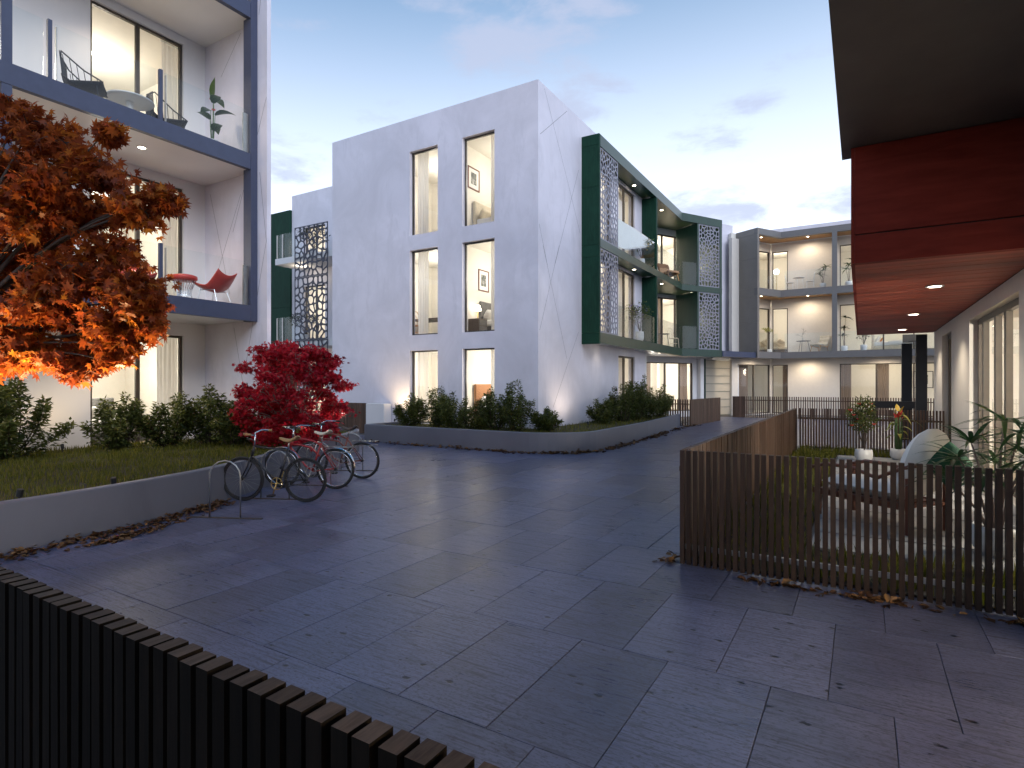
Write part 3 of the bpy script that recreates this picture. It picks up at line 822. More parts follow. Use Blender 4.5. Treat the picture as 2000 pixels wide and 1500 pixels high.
wall(FBr, 14.972, 24.3, 0, 10.5, 0.28, opsB, parent=B)
MB().box(-16.24, 14.975, 10.2, -8.262, 24.3, 10.46).build("roof", "white_render", B)
FBl = Frame(-16.52, 0, 0, -1)
wall(FBl, -20, -14.972, 0, 10.5, 0.28, parent=B)
for j, (z0, z1) in enumerate(((0.36, 2.80), (3.47, 6.17), (6.80, 9.46))):
    window(FBr, 21.15, 23.03, z0, z1, B, (21.95,), rec=0.06, fw=0.07, mat="bronze_frame")
    room(FBr, 18.35, 23.9, z0, z1 + 0.08, 3.3, B, (85, 105, 90)[j], th=0.28)
    if j: window(FBr, 18.5, 20.4, z0, z1, B, (19.4,), rec=0.06, fw=0.07, mat="bronze_frame")
for (a, b), (c, d) in [((15.07, 10.4), (16.93, 7.71)), ((14.81, 8.96), (16.6, 10.35)), ((15.0, 5.75), (16.59, 2.49)), ((16.04, 5.97), (14.78, 3.26)), ((17.48, 3.42), (15.63, 0.99)), ((17.48, 8.76), (15.76, 5.35)), ((14.75, 6.34), (15.26, 5.23)), ((16.93, 7.71), (17.6, 6.7))]:
    L = math.hypot(c - a, d - b); ny, nz = -(d - b) / L * 0.006, (c - a) / L * 0.006; x0 = -7.9775
    MB().add([(x0, a + ny, b + nz), (x0, a - ny, b - nz), (x0, c - ny, d - nz), (x0, c + ny, d + nz)], [(0, 1, 2, 3)]).build("score_line", "joint_dark", B)
# green balcony box
XG = -7.35; YG = 17.72
W = (0.5, math.sqrt(3) / 2)
P0, P1 = (XG, 27.96), (XG + W[0] * 2.75, 27.96 + W[1] * 2.75)
FG = Frame(XG, 0, 0, 1); FW = Frame(P0[0], P0[1], *W)
# side cheek in panels
zj = [3.03, 3.35, 5.05, 6.03, 6.75, 8.5, 9.55, 9.93]
zp = [(3.03, 3.38), (3.388, 5.9), (5.908, 6.28), (6.288, 8.2), (8.208, 9.58), (9.588, 9.93)]
for a, b in zp: MB().box(-7.977, YG, a, XG, YG + 0.10, b).build("cheek_panel", "green_cheek", B)
def band(z0, z1, d0=0.0, d1=0.22, mat="green_panel", name="edge_beam"):
    """folded edge beam along the front line of the green box"""
    o = lambda p, t: p
    nx, ny = -1, 0
    wn_ = (W[1], -W[0])
    # mitred inner line
    k = d1; k0 = d0
    def line(t):
        # offset t inwards: first leg x = XG - t ; second leg point + (-t)*wn
        q = (P0[0] - t * wn_[0], P0[1] - t * wn_[1]); x = XG - t
        s = (x - q[0]) / W[0]; m = (x, q[1] + W[1] * s)
        return [(x, YG + 0.102), m, (P1[0] - t * wn_[0], P1[1] - t * wn_[1])]
    a, b = line(k0), line(k)
    return MB().prism(a + b[::-1], z0, z1).build(name, mat, B)
for z0, z1 in ((3.05, 3.40), (6.22, 6.50), (9.55, 9.93)): band(z0, z1)
back = Frame(-8.79, 28.8, *W)
def line_in(t):
    wn_ = (W[1], -W[0]); q = (P0[0] - t * wn_[0], P0[1] - t * wn_[1]); x = XG - t; s = (x - q[0]) / W[0]
    return [(x, YG + 0.102), (x, q[1] + W[1] * s), (P1[0] - t * wn_[0], P1[1] - t * wn_[1])]
slab_poly = line_in(0.225)[:3] + [back.pt(3.6, -0.2, 0)[:2], back.pt(-2.2, -0.2, 0)[:2], (-7.975, 24.3), (-7.975, YG + 0.102)]
for z0, z1, m in ((3.09, 3.37, "white_render"), (6.26, 6.47, "green_soffit"), (9.60, 9.90, "green_soffit")):
    MB().prism(slab_poly, z0, z1).build("balcony_slab", m, B)
# back wall of the folded bay, with wide windows
ops2 = [(0.0, 2.38, 0.30, 2.80), (0.0, 2.38, 3.47, 6.10), (0.0, 2.38, 6.62, 9.30)]
wall(back, -2.3, 3.9, 0, 10.2, 0.2, [(-0.85, 2.45, 0.3, 2.8)] + ops2[1:], name="bay_wall", parent=B, mat="white_render")
window(back, -0.85, 2.45, 0.30, 2.80, B, (0.55, 1.55), rec=0.05, fw=0.05, mat="bronze_frame")
window(back, 0, 2.38, 3.47, 6.10, B, (0.35, 1.25), rec=0.05, fw=0.06, mat="bronze_frame")
window(back, 0, 2.38, 6.62, 9.30, B, (0.35, 1.25), rec=0.05, fw=0.06, mat="bronze_frame")
for j, (z0, z1) in enumerate(((0.30, 2.88), (3.47, 6.18), (6.62, 9.38))):
    room(back, -1.1, 3.2, z0, z1, 3.4, B, (130, 85, 125)[j])
MB().box(-9.2, 24.304, 0, -7.98, 24.55, 10.2).build("return_wall", "white_render", B)
MB().prism([(-9.2, 24.56), (-8.95, 24.56), back.pt(-1.9, 0.01, 0)[:2], back.pt(-2.3, 0.01, 0)[:2]], 0, 10.2).build("return_wall", "white_render", B)
# fins
for z0, z1 in ((3.402, 6.218), (6.502, 9.548)):
    MB().box(-7.974, 23.90, z0, XG - 0.004, 24.06, z1).build("fin", "green_cheek", B)
    MB().fbox(FW, 1.05, 1.15, -1.45, -0.02, z0, z1).build("fin", "green_panel", B)
    MB().fbox(FW, 2.60, 2.745, -1.4, -0.004, z0, z1).build("fin", "green_panel", B)
# perforated screens
for k, (z0, z1) in enumerate(((3.404, 6.216), (6.504, 9.546))):
    place_local(screen_mesh(1.62, z1 - z0, 0.20, 0.185, 0.045, 11 + k), FG, YG + 0.17, -0.03, z0).build("perforated_screen", "screen_metal", B)
    place_local(screen_mesh(1.43, z1 - z0, 0.20, 0.185, 0.048, 31 + k), FW, 1.16, -0.03, z0).build("perforated_screen", "screen_metal", B)
    # frameless glass balustrades
    gz = z0 + 0.02
    for s0, s1 in ((19.56, 20.98), (21.0, 22.42), (22.44, 23.84)):
        MB().fbox(FG, s0, s1, -0.05, -0.038, gz, gz + 1.08).build("glass_panel", "balustrade_glass", B)
    for s0, s1 in ((24.12, 25.35), (25.37, 26.6), (26.62, 27.85)):
        MB().fbox(FG, s0, s1, -0.05, -0.038, gz, gz + 1.08).build("glass_panel", "balustrade_glass", B)
    MB().fbox(FW, 0.08, 1.0, -0.05, -0.038, gz, gz + 1.08).build("glass_panel", "balustrade_glass", B)
for z in (6.26, 9.60):
    downlight(B, -7.72, 22.2, z, 12); downlight(B, -7.75, 26.0, z, 16); downlight(B, -7.2, 29.3, z, 16)
for x, y in ((-7.58, 19.0), (-7.58, 21.9), (-7.7, 25.6), (-7.2, 28.6)): downlight(B, x, y, 3.09, 7)
# panelled entrance gate right of the bay
FD = Frame(back.pt(3.05, 0.25, 0)[0], back.pt(3.05, 0.25, 0)[1], *W)
gate = thing("entrance_gate", "translucent panelled entrance gate with thin green bars under the green balcony", "gate", FD.pt(1.2, 0, 0), world=True)
for k in range(7):
    MB().fbox(FD, 0.06, 2.34, -0.03, 0.0, 0.06 + k * 0.415, 0.06 + k * 0.415 + 0.40).build("gate_panel", "frosted_panel", gate)
for k in range(8):
    MB().fbox(FD, 0.06, 2.34, -0.05, 0.02, 0.045 + k * 0.415, 0.06 + k * 0.415).build("gate_bar", "green_panel", gate)
for s in (0.0, 2.345): MB().fbox(FD, s, s + 0.06, -0.06, 0.03, 0, 3.02).build("gate_post", "green_panel", gate)
p = FD.pt(1.2, -1.6, 2.2); light('POINT', p, 70, radius=0.3)
MB().fbox(FD, -0.35, 2.9, -3.2, -3.0, 0, 3.08).build("passage_wall", "room_wall", B)
MB().fbox(FD, -0.30, -0.05, -0.35, 0.0, 0, 3.05).build("gate_pier", "white_render", B)
MB().fbox(FD, 2.42, 2.75, -3.0, -0.1, 0, 3.05).build("gate_pier", "white_render", B)
# white stair core between the green and the grey block
MB().prism([back.pt(3.91, -0.1, 0)[:2], back.pt(5.6, -0.1, 0)[:2], back.pt(5.6, -4, 0)[:2], back.pt(3.91, -4, 0)[:2]], 3.4, 10.45).build("stair_core", "white_concrete", B)
MB().prism([(P1[0] + 0.02, P1[1] - 0.02), (-4.75, 32.85), (-6.1, 33.7), back.pt(6.2, -2.5, 0)[:2], back.pt(3.62, -0.21, 0)[:2]], 3.08, 3.37).build("link_canopy", "blue_steel", B)

# far wing on the left of the white block
FWg = Frame(0, 17.9, 1, 0)
wall(FWg, -22.85, -16.6, 0, 10.5, 0.25, [(-22.0, -20.6, 3.7, 6.2), (-22.0, -20.6, 7.0, 8.9), (-22, -20.6, 0.4, 2.8)], parent=B, name="wing_wall")
for z0, z1 in ((0.4, 2.8), (3.7, 6.2), (7.0, 8.9)):
    window(FWg, -22.0, -20.6, z0, z1, B, (-21.3,), mat="charcoal_frame"); room(FWg, -22.6, -19.5, z0, z1 + 0.1, 3, B, 40, th=0.25)
for a, b in ((0.0, 3.2), (3.21, 5.3), (5.31, 7.4), (7.41, 9.84)):
    MB().box(-24.9, 17.80, a, -22.86, 18.3, b).build("cheek_panel", "green_cheek", B)
for zb in (3.28, 6.92):
    MB().box(-22.05, 16.4, zb, -16.6, 17.895, zb + 0.26).build("balcony_slab", "white_render", B)
    for x0, x1 in ((-22.0, -20.75),):
        MB().box(x0, 16.46, zb + 0.28, x1, 16.475, zb + 1.32).build("glass_panel", "balustrade_glass", B)
    MB().box(-22.03, 16.48, zb + 0.28, -22.018, 17.8, zb + 1.32).build("glass_panel", "balustrade_glass", B)
    for x in (-21.98, -21.62): MB().box(x, 16.42, zb + 0.26, x + 0.05, 16.455, zb + 1.3).build("rail_post", "steel", B)
    light('POINT', (-21.2, 17.1, zb - 0.25), 14, radius=0.08)
sF = Frame(0, 16.36, 1, 0)
for k, (z0, z1) in enumerate(((0.9, 3.55), (3.56, 6.2), (6.21, 8.36))):
    place_local(screen_mesh(2.05, z1 - z0, 0.29, 0.27, 0.060, 51 + k, border=0.04), sF, -20.72, 0, z0).build("perforated_screen", "screen_navy", B)
# ================================================================ BUILDING 3 : grey block at the back
G = thing("apartment_building", "grey panelled apartment block with folded open balconies at the end of the courtyard", "building", (0, 36, 0), world=True)
C1, C2, C3 = (-6.09, 33.6), (-4.67, 32.78), (-3.725, 34.42)
YG3, YBW = 34.42, 35.66
FG1 = Frame(*C1, C2[0] - C1[0], C2[1] - C1[1]); L1 = math.hypot(C2[0] - C1[0], C2[1] - C1[1])
for z0, z1 in ((3.08, 3.39), (3.398, 4.95), (4.958, 6.35), (6.358, 6.79), (6.798, 8.35), (8.358, 9.62), (9.628, 9.95)):
    MB().fbox(FG1, 0, L1, -0.15, 0, z0, z1).build("cladding_panel", "grey_panel", G)
FG2 = Frame(*C2, C3[0] - C2[0], C3[1] - C2[1])
def gline(t):
    # facade line C2 -> C3 -> +x, moved inwards by t
    n = (FG2.n[0], FG2.n[1]); q = (C2[0] - t * n[0], C2[1] - t * n[1]); d = FG2.d
    y = YG3 + t; s = (y - q[1]) / d[1]
    return [q, (q[0] + d[0] * s, y), (9.0, y)]
def gband(z0, z1, a=0.0, b=0.2, mat="grey_beam", name="edge_beam"):
    l0, l1 = gline(a), gline(b)
    MB().prism(l0 + l1[::-1], z0, z1).build(name, mat, G)
for z0, z1 in ((3.08, 3.42), (6.42, 6.79), (9.62, 9.95)): gband(z0, z1)
wb = Frame(-4.37, YBW, *W)             # back wall along the fold
inner = [wb.pt(-3.2, 0, 0)[:2], (-4.37, YBW), (9.0, YBW)]
gs = gline(0.203)
gs[0] = (gs[0][0] + FG2.d[0] * 0.16, gs[0][1] + FG2.d[1] * 0.16)
for z0, z1, m in ((3.12, 3.40, "white_render"), (6.46, 6.77, "oak_soffit"), (9.64, 9.93, "oak_soffit")):
    MB().prism(gs + [(9.0, YBW - 0.004), (-4.37, YBW - 0.004), wb.pt(-2.6, 0.02, 0)[:2]], z0, z1).build("balcony_slab", m, G)
for z0, z1 in ((0.0, 0.02), (3.10, 3.42), (6.44, 6.79), (9.62, 9.95)):
    MB().prism([wb.pt(-3.0, -0.21, 0)[:2], (-4.48, YBW + 0.21), (9.0, YBW + 0.21), (9.0, 40), (-9, 40), (-9, 37)], z0, z1).build("floor_slab", "room_wall", G)
MB().box(-9, 40.002, 0, 9, 40.2, 9.9).build("rear_wall", "room_wall", G)
MB().box(-2.5, YBW + 0.215, 0.022, -2.35, 40, 9.6).build("party_wall", "room_wall", G)
zz = [(0.05, 2.78), (3.45, 5.95), (6.82, 9.15)]
FU = Frame(0, YBW, 1, 0)
ops = []
for z0, z1 in zz: ops += [(-4.30, -3.50, z0, z1), (-0.98, 8.8, z0, z1)]
wall(FU, -4.355, 9.0, 0, 9.6, 0.2, ops, name="balcony_wall", parent=G, mat="cream_wall")
ops = [(-2.75, -0.08, *zz[0]), (-1.3, -0.08, *zz[1]), (-1.3, -0.08, *zz[2])]
wall(wb, -3.2, -0.004, 0, 9.6, 0.2, ops, name="balcony_wall", parent=G, mat="cream_wall")
for k, (z0, z1) in enumerate(zz):
    window(FU, -4.30, -3.50, z0, z1, G, rec=0.04, mat="bronze_frame")
    window(FU, -0.98, 8.8, z0, z1, G, (0.7, 2.3, 4.0, 6.0) if k == 0 else (1.0, 2.3, 4.0, 6.0), rec=0.04, mat="bronze_frame")
    window(wb, ops[k][0], -0.08, z0, z1, G, (-1.4,) if k == 0 else (), rec=0.04, mat="bronze_frame")
    light('POINT', (-4.2, 38.0, z1 - 0.2), (22, 90, 90)[k], radius=0.25)
    light('POINT', (1.2, 38.2, z1 - 0.2), (70, 80, 80)[k], radius=0.25)
    light('POINT', (5.5, 38.2, z1 - 0.2), (70, 60, 50)[k], radius=0.25)
    for x, y in ((-4.62, 33.75), (-2.45, 34.88), (1.0, 34.88), (4.0, 34.88)):
        downlight(G, x, y, (3.12, 6.46, 9.64)[k], 100, color=(1.0, 0.82, 0.60), r=0.06, spot=172)
for x in (-1.18, 3.6):
    for z0, z1 in ((3.422, 6.418), (6.792, 9.618)):
        MB().box(x - 0.12, YG3 + 0.004, z0, x + 0.12, YG3 + 0.20, z1).build("frame_post", "grey_beam", G)
        MB().box(x - 0.09, YG3 + 0.205, z0, x + 0.05, YBW - 0.005, z1).build("fin", "cream_wall", G)
for z0 in (3.43, 6.80):
    for x0, x1 in ((-3.55, -2.5), (-2.48, -1.34), (-1.02, 0.5), (0.52, 2.0), (2.02, 3.44)):
        MB().box(x0, YG3 + 0.09, z0, x1, YG3 + 0.10, z0 + 1.0).build("glass_panel", "balustrade_glass", G)
    MB().fbox(FG2, 0.2, 1.75, -0.10, -0.09, z0, z0 + 1.0).build("glass_panel", "balustrade_glass", G)
MB().box(-8.8, 35.9, 9.955, 9, 40, 10.5).build("roof_parapet", "white_concrete", G)
MB().prism([(-6.2, 33.75), (-8.2, 34.9), (-8.8, 36.8), (-5.0, 35.5)], 3.4, 9.9).build("side_wall", "grey_panel", G)

# ================================================================ BUILDING 4 : the block on the right with the red soffit
E_ = thing("apartment_building", "low covered terrace front with a red timber soffit, red fascia and dark canopy", "building", (3, 12, 0), world=True)
FE = Frame(1.68, 0, 0, -1)
opsE = [(-17.37, -15.7, 0.15, 2.86), (-13.26, -9.41, 0.15, 2.86), (-8.4, -6.2, 0.15, 2.86), (-4.2, 1.0, 0.15, 2.6)]
wall(FE, -19.13, 3, 0, 3.09, 0.25, opsE, name="terrace_wall", parent=E_, mat="cream_wall")
MB().box(1.932, 18.98, 0, 8, 19.12, 3.09).build("end_wall", "cream_wall", E_)
window(FE, -17.37, -15.7, 0.15, 2.86, E_, (-16.5,), rec=0.12, fw=0.10, fd=0.10, mat="bronze_frame")
window(FE, -13.26, -9.41, 0.15, 2.86, E_, (-12.75, -11.7, -10.95, -10.0), rec=0.12, fw=0.10, fd=0.08, mat="bronze_frame")
window(FE, -8.4, -6.2, 0.15, 2.86, E_, (-7.3,), rec=0.12, fw=0.10, mat="bronze_frame")
window(FE, -4.2, 1.0, 0.15, 2.6, E_, (-2.4, -0.7), rec=0.12, fw=0.08, mat="bronze_frame")
room(FE, -18.6, -14.3, 0.15, 2.95, 4.2, E_, 35, th=0.25)
room(FE, -14.2, -5.4, 0.15, 2.95, 4.6, E_, 460, th=0.25, lpos=(-9.6, -2.4))
room(FE, -5.3, 2.0, 0.15, 2.95, 4.6, E_, 240, th=0.25, lpos=(-2.2, -2.0), color=(1.0, 0.78, 0.55))
# soffit boards
bm_ = MB().box(-0.005, 0.0, 0.0, 1.735, 0.136, 0.02); bme = bm_.mesh("soffit_board"); bme.materials.append(MATS["red_board"])
nb = 82
for k in range(nb):
    inst(bme, "soffit_board", E_, Vector((-0.055, 7.93 + k * 0.1395, 3.10 + 0.0006 * (k * 7 % 5))) - Vector(E_["_world"]))
MB().box(-0.10, 7.80, 3.10, -0.062, 19.42, 4.44).build("fascia_return", "red_fascia", E_)
MB().box(-0.06, 7.80, 3.098, 6, 7.925, 3.42).build("fascia_panel", "red_fascia", E_)
MB().box(-0.06, 7.80, 3.436, 6, 7.925, 4.44).build("fascia_panel", "red_fascia", E_)
MB().box(-0.055, 7.83, 3.125, 6, 19.40, 4.43).build("floor_core", "joint_black", E_)
MB().box(-0.20, -3, 4.455, 6, 8.2, 4.70).build("canopy", "canopy_dark", E_)
MB().box(1.95, -3, 3.095, 6, 7.79, 4.45).build("upper_wall", "canopy_dark", E_)
MB().box(1.8, -6, 4.705, 8, 19.3, 9.2).build("sun_blocking_mass", "white_render", E_)  # unseen mass added to keep sun off the lower walls and ground
for y in (10.17, 14.04, 17.81): downlight(E_, 0.90, y, 3.098, 105, r=0.085, spot=120)
# dark pergola posts past the terrace
pg = thing("pergola", "dark steel pergola posts with a raised beam past the terrace end", "pergola", (1.3, 20.4, 0), world=True)
MB().box(1.32, 19.75, 0, 1.58, 20.0, 3.09).build("post", "black_steel", pg)
MB().box(1.06, 21.15, 0, 1.32, 21.4, 2.93).build("post", "black_steel", pg)
MB().add([(1.34, 20.005, 2.95), (1.56, 20.005, 2.95), (1.56, 20.005, 3.09), (1.34, 20.005, 3.09), (1.08, 21.2, 2.95), (1.30, 21.2, 2.95), (1.30, 21.2, 3.2), (1.08, 21.2, 3.2)],
         [(0, 1, 2, 3), (7, 6, 5, 4), (0, 4, 5, 1), (1, 5, 6, 2), (2, 6, 7, 3), (3, 7, 4, 0)]).build("beam", "black_steel", pg)
MB().box(0.3, 20.05, 1.0, 1.315, 20.15, 1.2).build("low_rail", "black_steel", pg)

# ================================================================ FENCES
def slat_fence(label, p, q, h=1.08, sw=0.042, sd=0.065, pitch=0.085, mat="slat_wood", rails=(0.16, 0.82), rail_side=-1, name="slat_fence", z0=0.0, group=None):
    """p -> q in plan; slats with gaps on two thin rails"""
    L = math.hypot(q[0] - p[0], q[1] - p[1]); a = math.atan2(q[1] - p[1], q[0] - p[0])
    root = thing(name, label, "fence", (p[0], p[1], z0), a, group)
    me = MB().box(-sw / 2, -sd / 2, 0.015, sw / 2, sd / 2, h).mesh("slat"); me.materials.append(MATS[mat])
    if mat == "slat_wood_near":
        me.materials.append(MATS["end_grain_skylit"]); me.polygons[1].material_index = 1
    n = int(L / pitch)
    rr = random.Random(int(abs(p[0] * 100 + q[1] * 37)))
    for i in range(n + 1):
        inst(me, "slat", root, (i * pitch + sw / 2, rr.uniform(-0.002, 0.002), rr.uniform(-0.004, 0.0)), (rr.uniform(-0.003, 0.003), rr.uniform(-0.003, 0.003), 0))
    for z in rails:
        y = rail_side * (sd / 2 + 0.016)
        o = MB().box(0, y - 0.012, z * h / 1.0, L, y + 0.012, z * h + 0.045).build("rail", "steel" if z < 0.3 else mat); o.parent = root
    return root
FH = 1.08
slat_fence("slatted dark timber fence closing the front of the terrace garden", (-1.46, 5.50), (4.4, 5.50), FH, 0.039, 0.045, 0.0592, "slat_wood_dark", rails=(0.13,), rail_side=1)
slat_fence("slatted brown timber fence running along the side of the terrace garden", (-1.44, 5.60), (-1.44, 16.55), FH, 0.040, 0.060, 0.0592, "slat_wood", rails=(0.13, 0.80), rail_side=1)
slat_fence("slatted brown timber fence at the far end of the terrace garden", (-1.36, 16.62), (1.66, 16.62), FH, 0.036, 0.05, 0.062, "slat_wood", rails=(0.06, 0.74), rail_side=1)
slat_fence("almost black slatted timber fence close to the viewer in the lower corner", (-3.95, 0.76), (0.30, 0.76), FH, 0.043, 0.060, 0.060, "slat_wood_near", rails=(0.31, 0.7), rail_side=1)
slat_fence("thin slatted fence in front of the grey balcony block", (-5.05, 31.1), (3.2, 31.1), FH, 0.045, 0.05, 0.098, "slat_wood", rails=(0.12, 0.8), rail_side=1)
slat_fence("short brown fence end beside the entrance gate at the grey block", (-5.62, 31.13), (-5.05, 31.13), FH, 0.06, 0.05, 0.064, "slat_wood", rails=(0.12, 0.8), rail_side=1)
slat_fence("short slatted fence between planter shrubs and garden screen by the green balconies", (-7.0, 23.62), (-6.0, 23.62), FH, 0.05, 0.05, 0.10, "slat_wood", rails=(0.12, 0.8), rail_side=1)
slat_fence("dark brown garden fence running back from the planter towards the entrance gate", (-5.88, 23.6), (-5.60, 27.85), FH, 0.075, 0.06, 0.083, "slat_wood", rails=(0.12, 0.8), rail_side=1)
slat_fence("dark slatted fence behind the crimson maple at the white block", (-16.7, 14.38), (-14.48, 14.38), 1.05, 0.045, 0.05, 0.075, "slat_wood", rails=(0.12, 0.8), rail_side=1)
o = MB().box(-14.44, 14.30, 0, -13.62, 14.66, 1.04).build("garden_wall", "white_render", bevel=0.01)
tag(o, "short pale garden wall between the dark slatted fence and the white block", "wall")
# ================================================================ VEGETATION
def npv(a): return np.asarray(a, float)
def limbs(mb, base, tips, r0, rng, seg=5, sag=0.12):
    """curved tapered limbs from a base point to each tip"""
    b = Vector(base)
    for tip, r in tips:
        t = Vector(tip); pts = []; rs = []
        mid_off = Vector((rng.normal() * sag, rng.normal() * sag, abs(rng.normal()) * sag))
        for k in range(seg + 1):
            u = k / seg
            p = b.lerp(t, u) + mid_off * math.sin(math.pi * u) + Vector((0, 0, 0.18 * math.sin(math.pi * u) * (t - b).length * 0.4))
            pts.append(p); rs.append(r * (1 - u) + 0.004 * u)
        mb.tube(pts, rs, 6)
def maple(label, base, fork, clumps, leaf, n_per, mat, bark, seed, up=0.35, twig_r=0.035, flat=0.6, bright=None):
    rng = np.random.default_rng(seed)
    root = thing("maple_tree", label, "tree", base, world=True)
    tr = MB()
    tr.tube([base, (base[0] + 0.03, base[1], base[2] + (fork[2] - base[2]) * 0.5), fork], [twig_r * 2.2, twig_r * 1.8, twig_r * 1.5], 9)
    P = []; V = []; FW = []
    fk = Vector(fork)
    for (x, y, z, r) in clumps:
        c = npv((x, y, z))
        limbs(tr, fork, [((x, y, z), twig_r)], twig_r, rng, 6, 0.10)
        ntw = max(6, int(r * 34))
        for k in range(ntw):
            d = rng.normal(size=3); d /= np.linalg.norm(d); d[2] *= flat
            e = c + d * r * rng.uniform(0.55, 1.02)
            limbs(tr, tuple(c + rng.normal(size=3) * 0.03), [(tuple(e), 0.008)], 0.01, rng, 3, 0.04)
            m = max(5, int(n_per * rng.uniform(0.6, 1.4)))
            u = rng.uniform(0.3, 1.08, m)[:, None]
            pp = c + (e - c) * u + rng.normal(size=(m, 3)) * npv((0.075, 0.075, 0.045)) * (0.6 + r)
            P.append(pp); V.append(rng.uniform(0, 1, m) * 0.6 + rng.uniform(0, 0.4)); FW.append(np.tile(d, (m, 1)))
    P = np.concatenate(P); V = np.concatenate(V); FW = np.concatenate(FW); FW[:, 2] -= 0.35
    M = rand_frames(rng, len(P), up, (leaf * 0.6, leaf * 1.15), FW, 0.7)
    tr.build("trunk", bark, root, smooth=True)
    leaf_mesh("crown", MAPLE[0], MAPLE[1], P, M, np.clip(V, 0, 1), mat, root)
    return root
# crown pads of the orange maple (x, y, z, radius in metres): spread over the lawn wall on one side of its trunk
OMC = [(-6.90, 3.02, 2.71, 0.31), (-6.61, 3.25, 2.74, 0.22), (-6.44, 3.30, 2.24, 0.16), (-7.56, 2.62, 2.00, 0.31), (-7.20, 2.90, 1.84, 0.20), (-7.93, 2.57, 2.09, 0.34), (-6.79, 3.09, 2.30, 0.31), (-7.15, 2.63, 2.54, 0.38), (-7.40, 3.13, 2.79, 0.35), (-6.35, 3.41, 3.62, 0.10), (-7.13, 2.65, 3.75, 0.38), (-6.54, 3.35, 2.58, 0.17), (-6.83, 3.06, 1.94, 0.16), (-7.74, 2.69, 4.46, 0.40), (-7.29, 2.84, 4.17, 0.42), (-8.31, 2.58, 4.12, 0.53), (-7.01, 3.01, 3.98, 0.34), (-7.37, 2.56, 3.45, 0.51), (-7.36, 3.04, 3.60, 0.49), (-6.58, 3.15, 3.56, 0.34), (-6.43, 3.36, 3.70, 0.16), (-8.18, 2.65, 2.91, 0.62), (-7.17, 2.80, 2.89, 0.52), (-6.97, 3.15, 3.09, 0.38), (-7.71, 2.59, 2.36, 0.53), (-7.40, 3.01, 2.41, 0.49), (-6.63, 3.13, 2.51, 0.32), (-6.54, 3.30, 2.44, 0.18), (-7.38, 2.79, 1.97, 0.27), (-7.17, 3.03, 2.03, 0.30), (-6.70, 3.08, 2.12, 0.22), (-8.86, 2.36, 4.33, 0.60), (-8.65, 2.14, 3.37, 0.68), (-8.46, 2.13, 2.52, 0.62), (-8.36, 2.31, 2.03, 0.34), (-7.65, 2.16, 3.50, 0.47), (-8.15, 3.03, 3.38, 0.55), (-7.88, 2.60, 4.68, 0.19), (-6.88, 3.03, 4.37, 0.14)]
maple("large orange and rust maple tree with dark branches on the raised lawn", (-8.75, 1.75, LAWN_Z - 0.03), (-8.5, 1.95, 1.75), OMC, 0.092, 38, "maple_orange", "bark", 5, up=0.15)
rng0 = np.random.default_rng(12)
crim = []
for k in range(110):
    a = rng0.uniform(0, 2 * math.pi); h = rng0.uniform(0.12, 2.0)
    w = 0.62 + 0.75 * math.sin(math.pi * min(1, (h + 0.12) / 2.15)) ** 0.8 if h < 1.2 else 1.15 * (1 - ((h - 1.2) / 1.1) ** 1.6) + 0.15
    rr_ = w * math.sqrt(rng0.uniform(0.1, 1)) * 0.92
    crim.append((-9.98 + rr_ * math.cos(a), 7.85 + 0.85 * rr_ * math.sin(a), LAWN_Z + h, rng0.uniform(0.14, 0.27)))
maple("bright crimson maple shrub with fine leaves behind the parked bicycles", (-9.98, 7.85, LAWN_Z - 0.03), (-9.98, 7.85, LAWN_Z + 0.35), crim, 0.072, 24, "maple_crimson", "bark_pale", 9, up=0.3, twig_r=0.012, flat=0.8)

def shrub(label, x, y, z, r, h, seed, n=1500, leaf=0.085, mat="shrub_leaf", group=None, name="shrub", bumps=7):
    rng = np.random.default_rng(seed)
    root = thing(name, label, "shrub", (x, y, z), group=group, world=True)
    st = MB(); P = []; FWD = []; V = []
    nst = int(9 + r * 14)
    for k in range(nst):
        a = rng.uniform(0, 2 * math.pi); q = math.sqrt(rng.uniform(0, 1))
        tip = npv((x + r * q * math.cos(a) * 0.95, y + r * q * math.sin(a) * 0.95, z + h * (1 - 0.55 * q ** 2) * rng.uniform(0.72, 1.08)))
        b = npv((x + r * 0.15 * math.cos(a), y + r * 0.15 * math.sin(a), z - 0.02))
        mid = b * 0.5 + tip * 0.5 + npv((math.cos(a), math.sin(a), 0)) * r * 0.18
        pts = []
        for u in np.linspace(0, 1, 6): pts.append((1 - u) ** 2 * b + 2 * u * (1 - u) * mid + u * u * tip)
        st.tube([tuple(p) for p in pts], [0.012, 0.011, 0.009, 0.007, 0.005, 0.003], 5)
        m = int(2.6 * n) // nst; sp = rng.uniform(0.12, 0.2)
        u = rng.beta(2.0, 1.2, m)[:, None]
        base = (1 - u) ** 2 * b + 2 * u * (1 - u) * mid + u * u * tip
        side = rng.normal(size=(m, 3)); side[:, 2] *= 0.5; side /= np.linalg.norm(side, axis=1)[:, None]
        off = rng.uniform(0.02, 1, m)[:, None] ** 0.7 * sp * (1.25 - 0.8 * u) * (0.6 + r * 0.55)
        P.append(base + side * off); FWD.append(side * 1.2 + npv((0, 0, 0.35))); V.append(np.clip(0.25 + 0.4 * u[:, 0] + rng.normal(size=m) * 0.22, 0, 1))
    P, FWD, V = np.concatenate(P), np.concatenate(FWD), np.concatenate(V)
    keep = P[:, 2] > z + 0.01; P, FWD, V = P[keep], FWD[keep], V[keep]
    M = rand_frames(rng, len(P), 0.8, (leaf * 0.7, leaf * 1.25), FWD, 0.55); M[:, :, 0] *= 1.35
    leaf_mesh("foliage", LEAF[0], LEAF[1], P, M, V, mat, root)
    st.build("stem", "bark", root, smooth=True)
    return root
gL = "shrubs along the white wall"
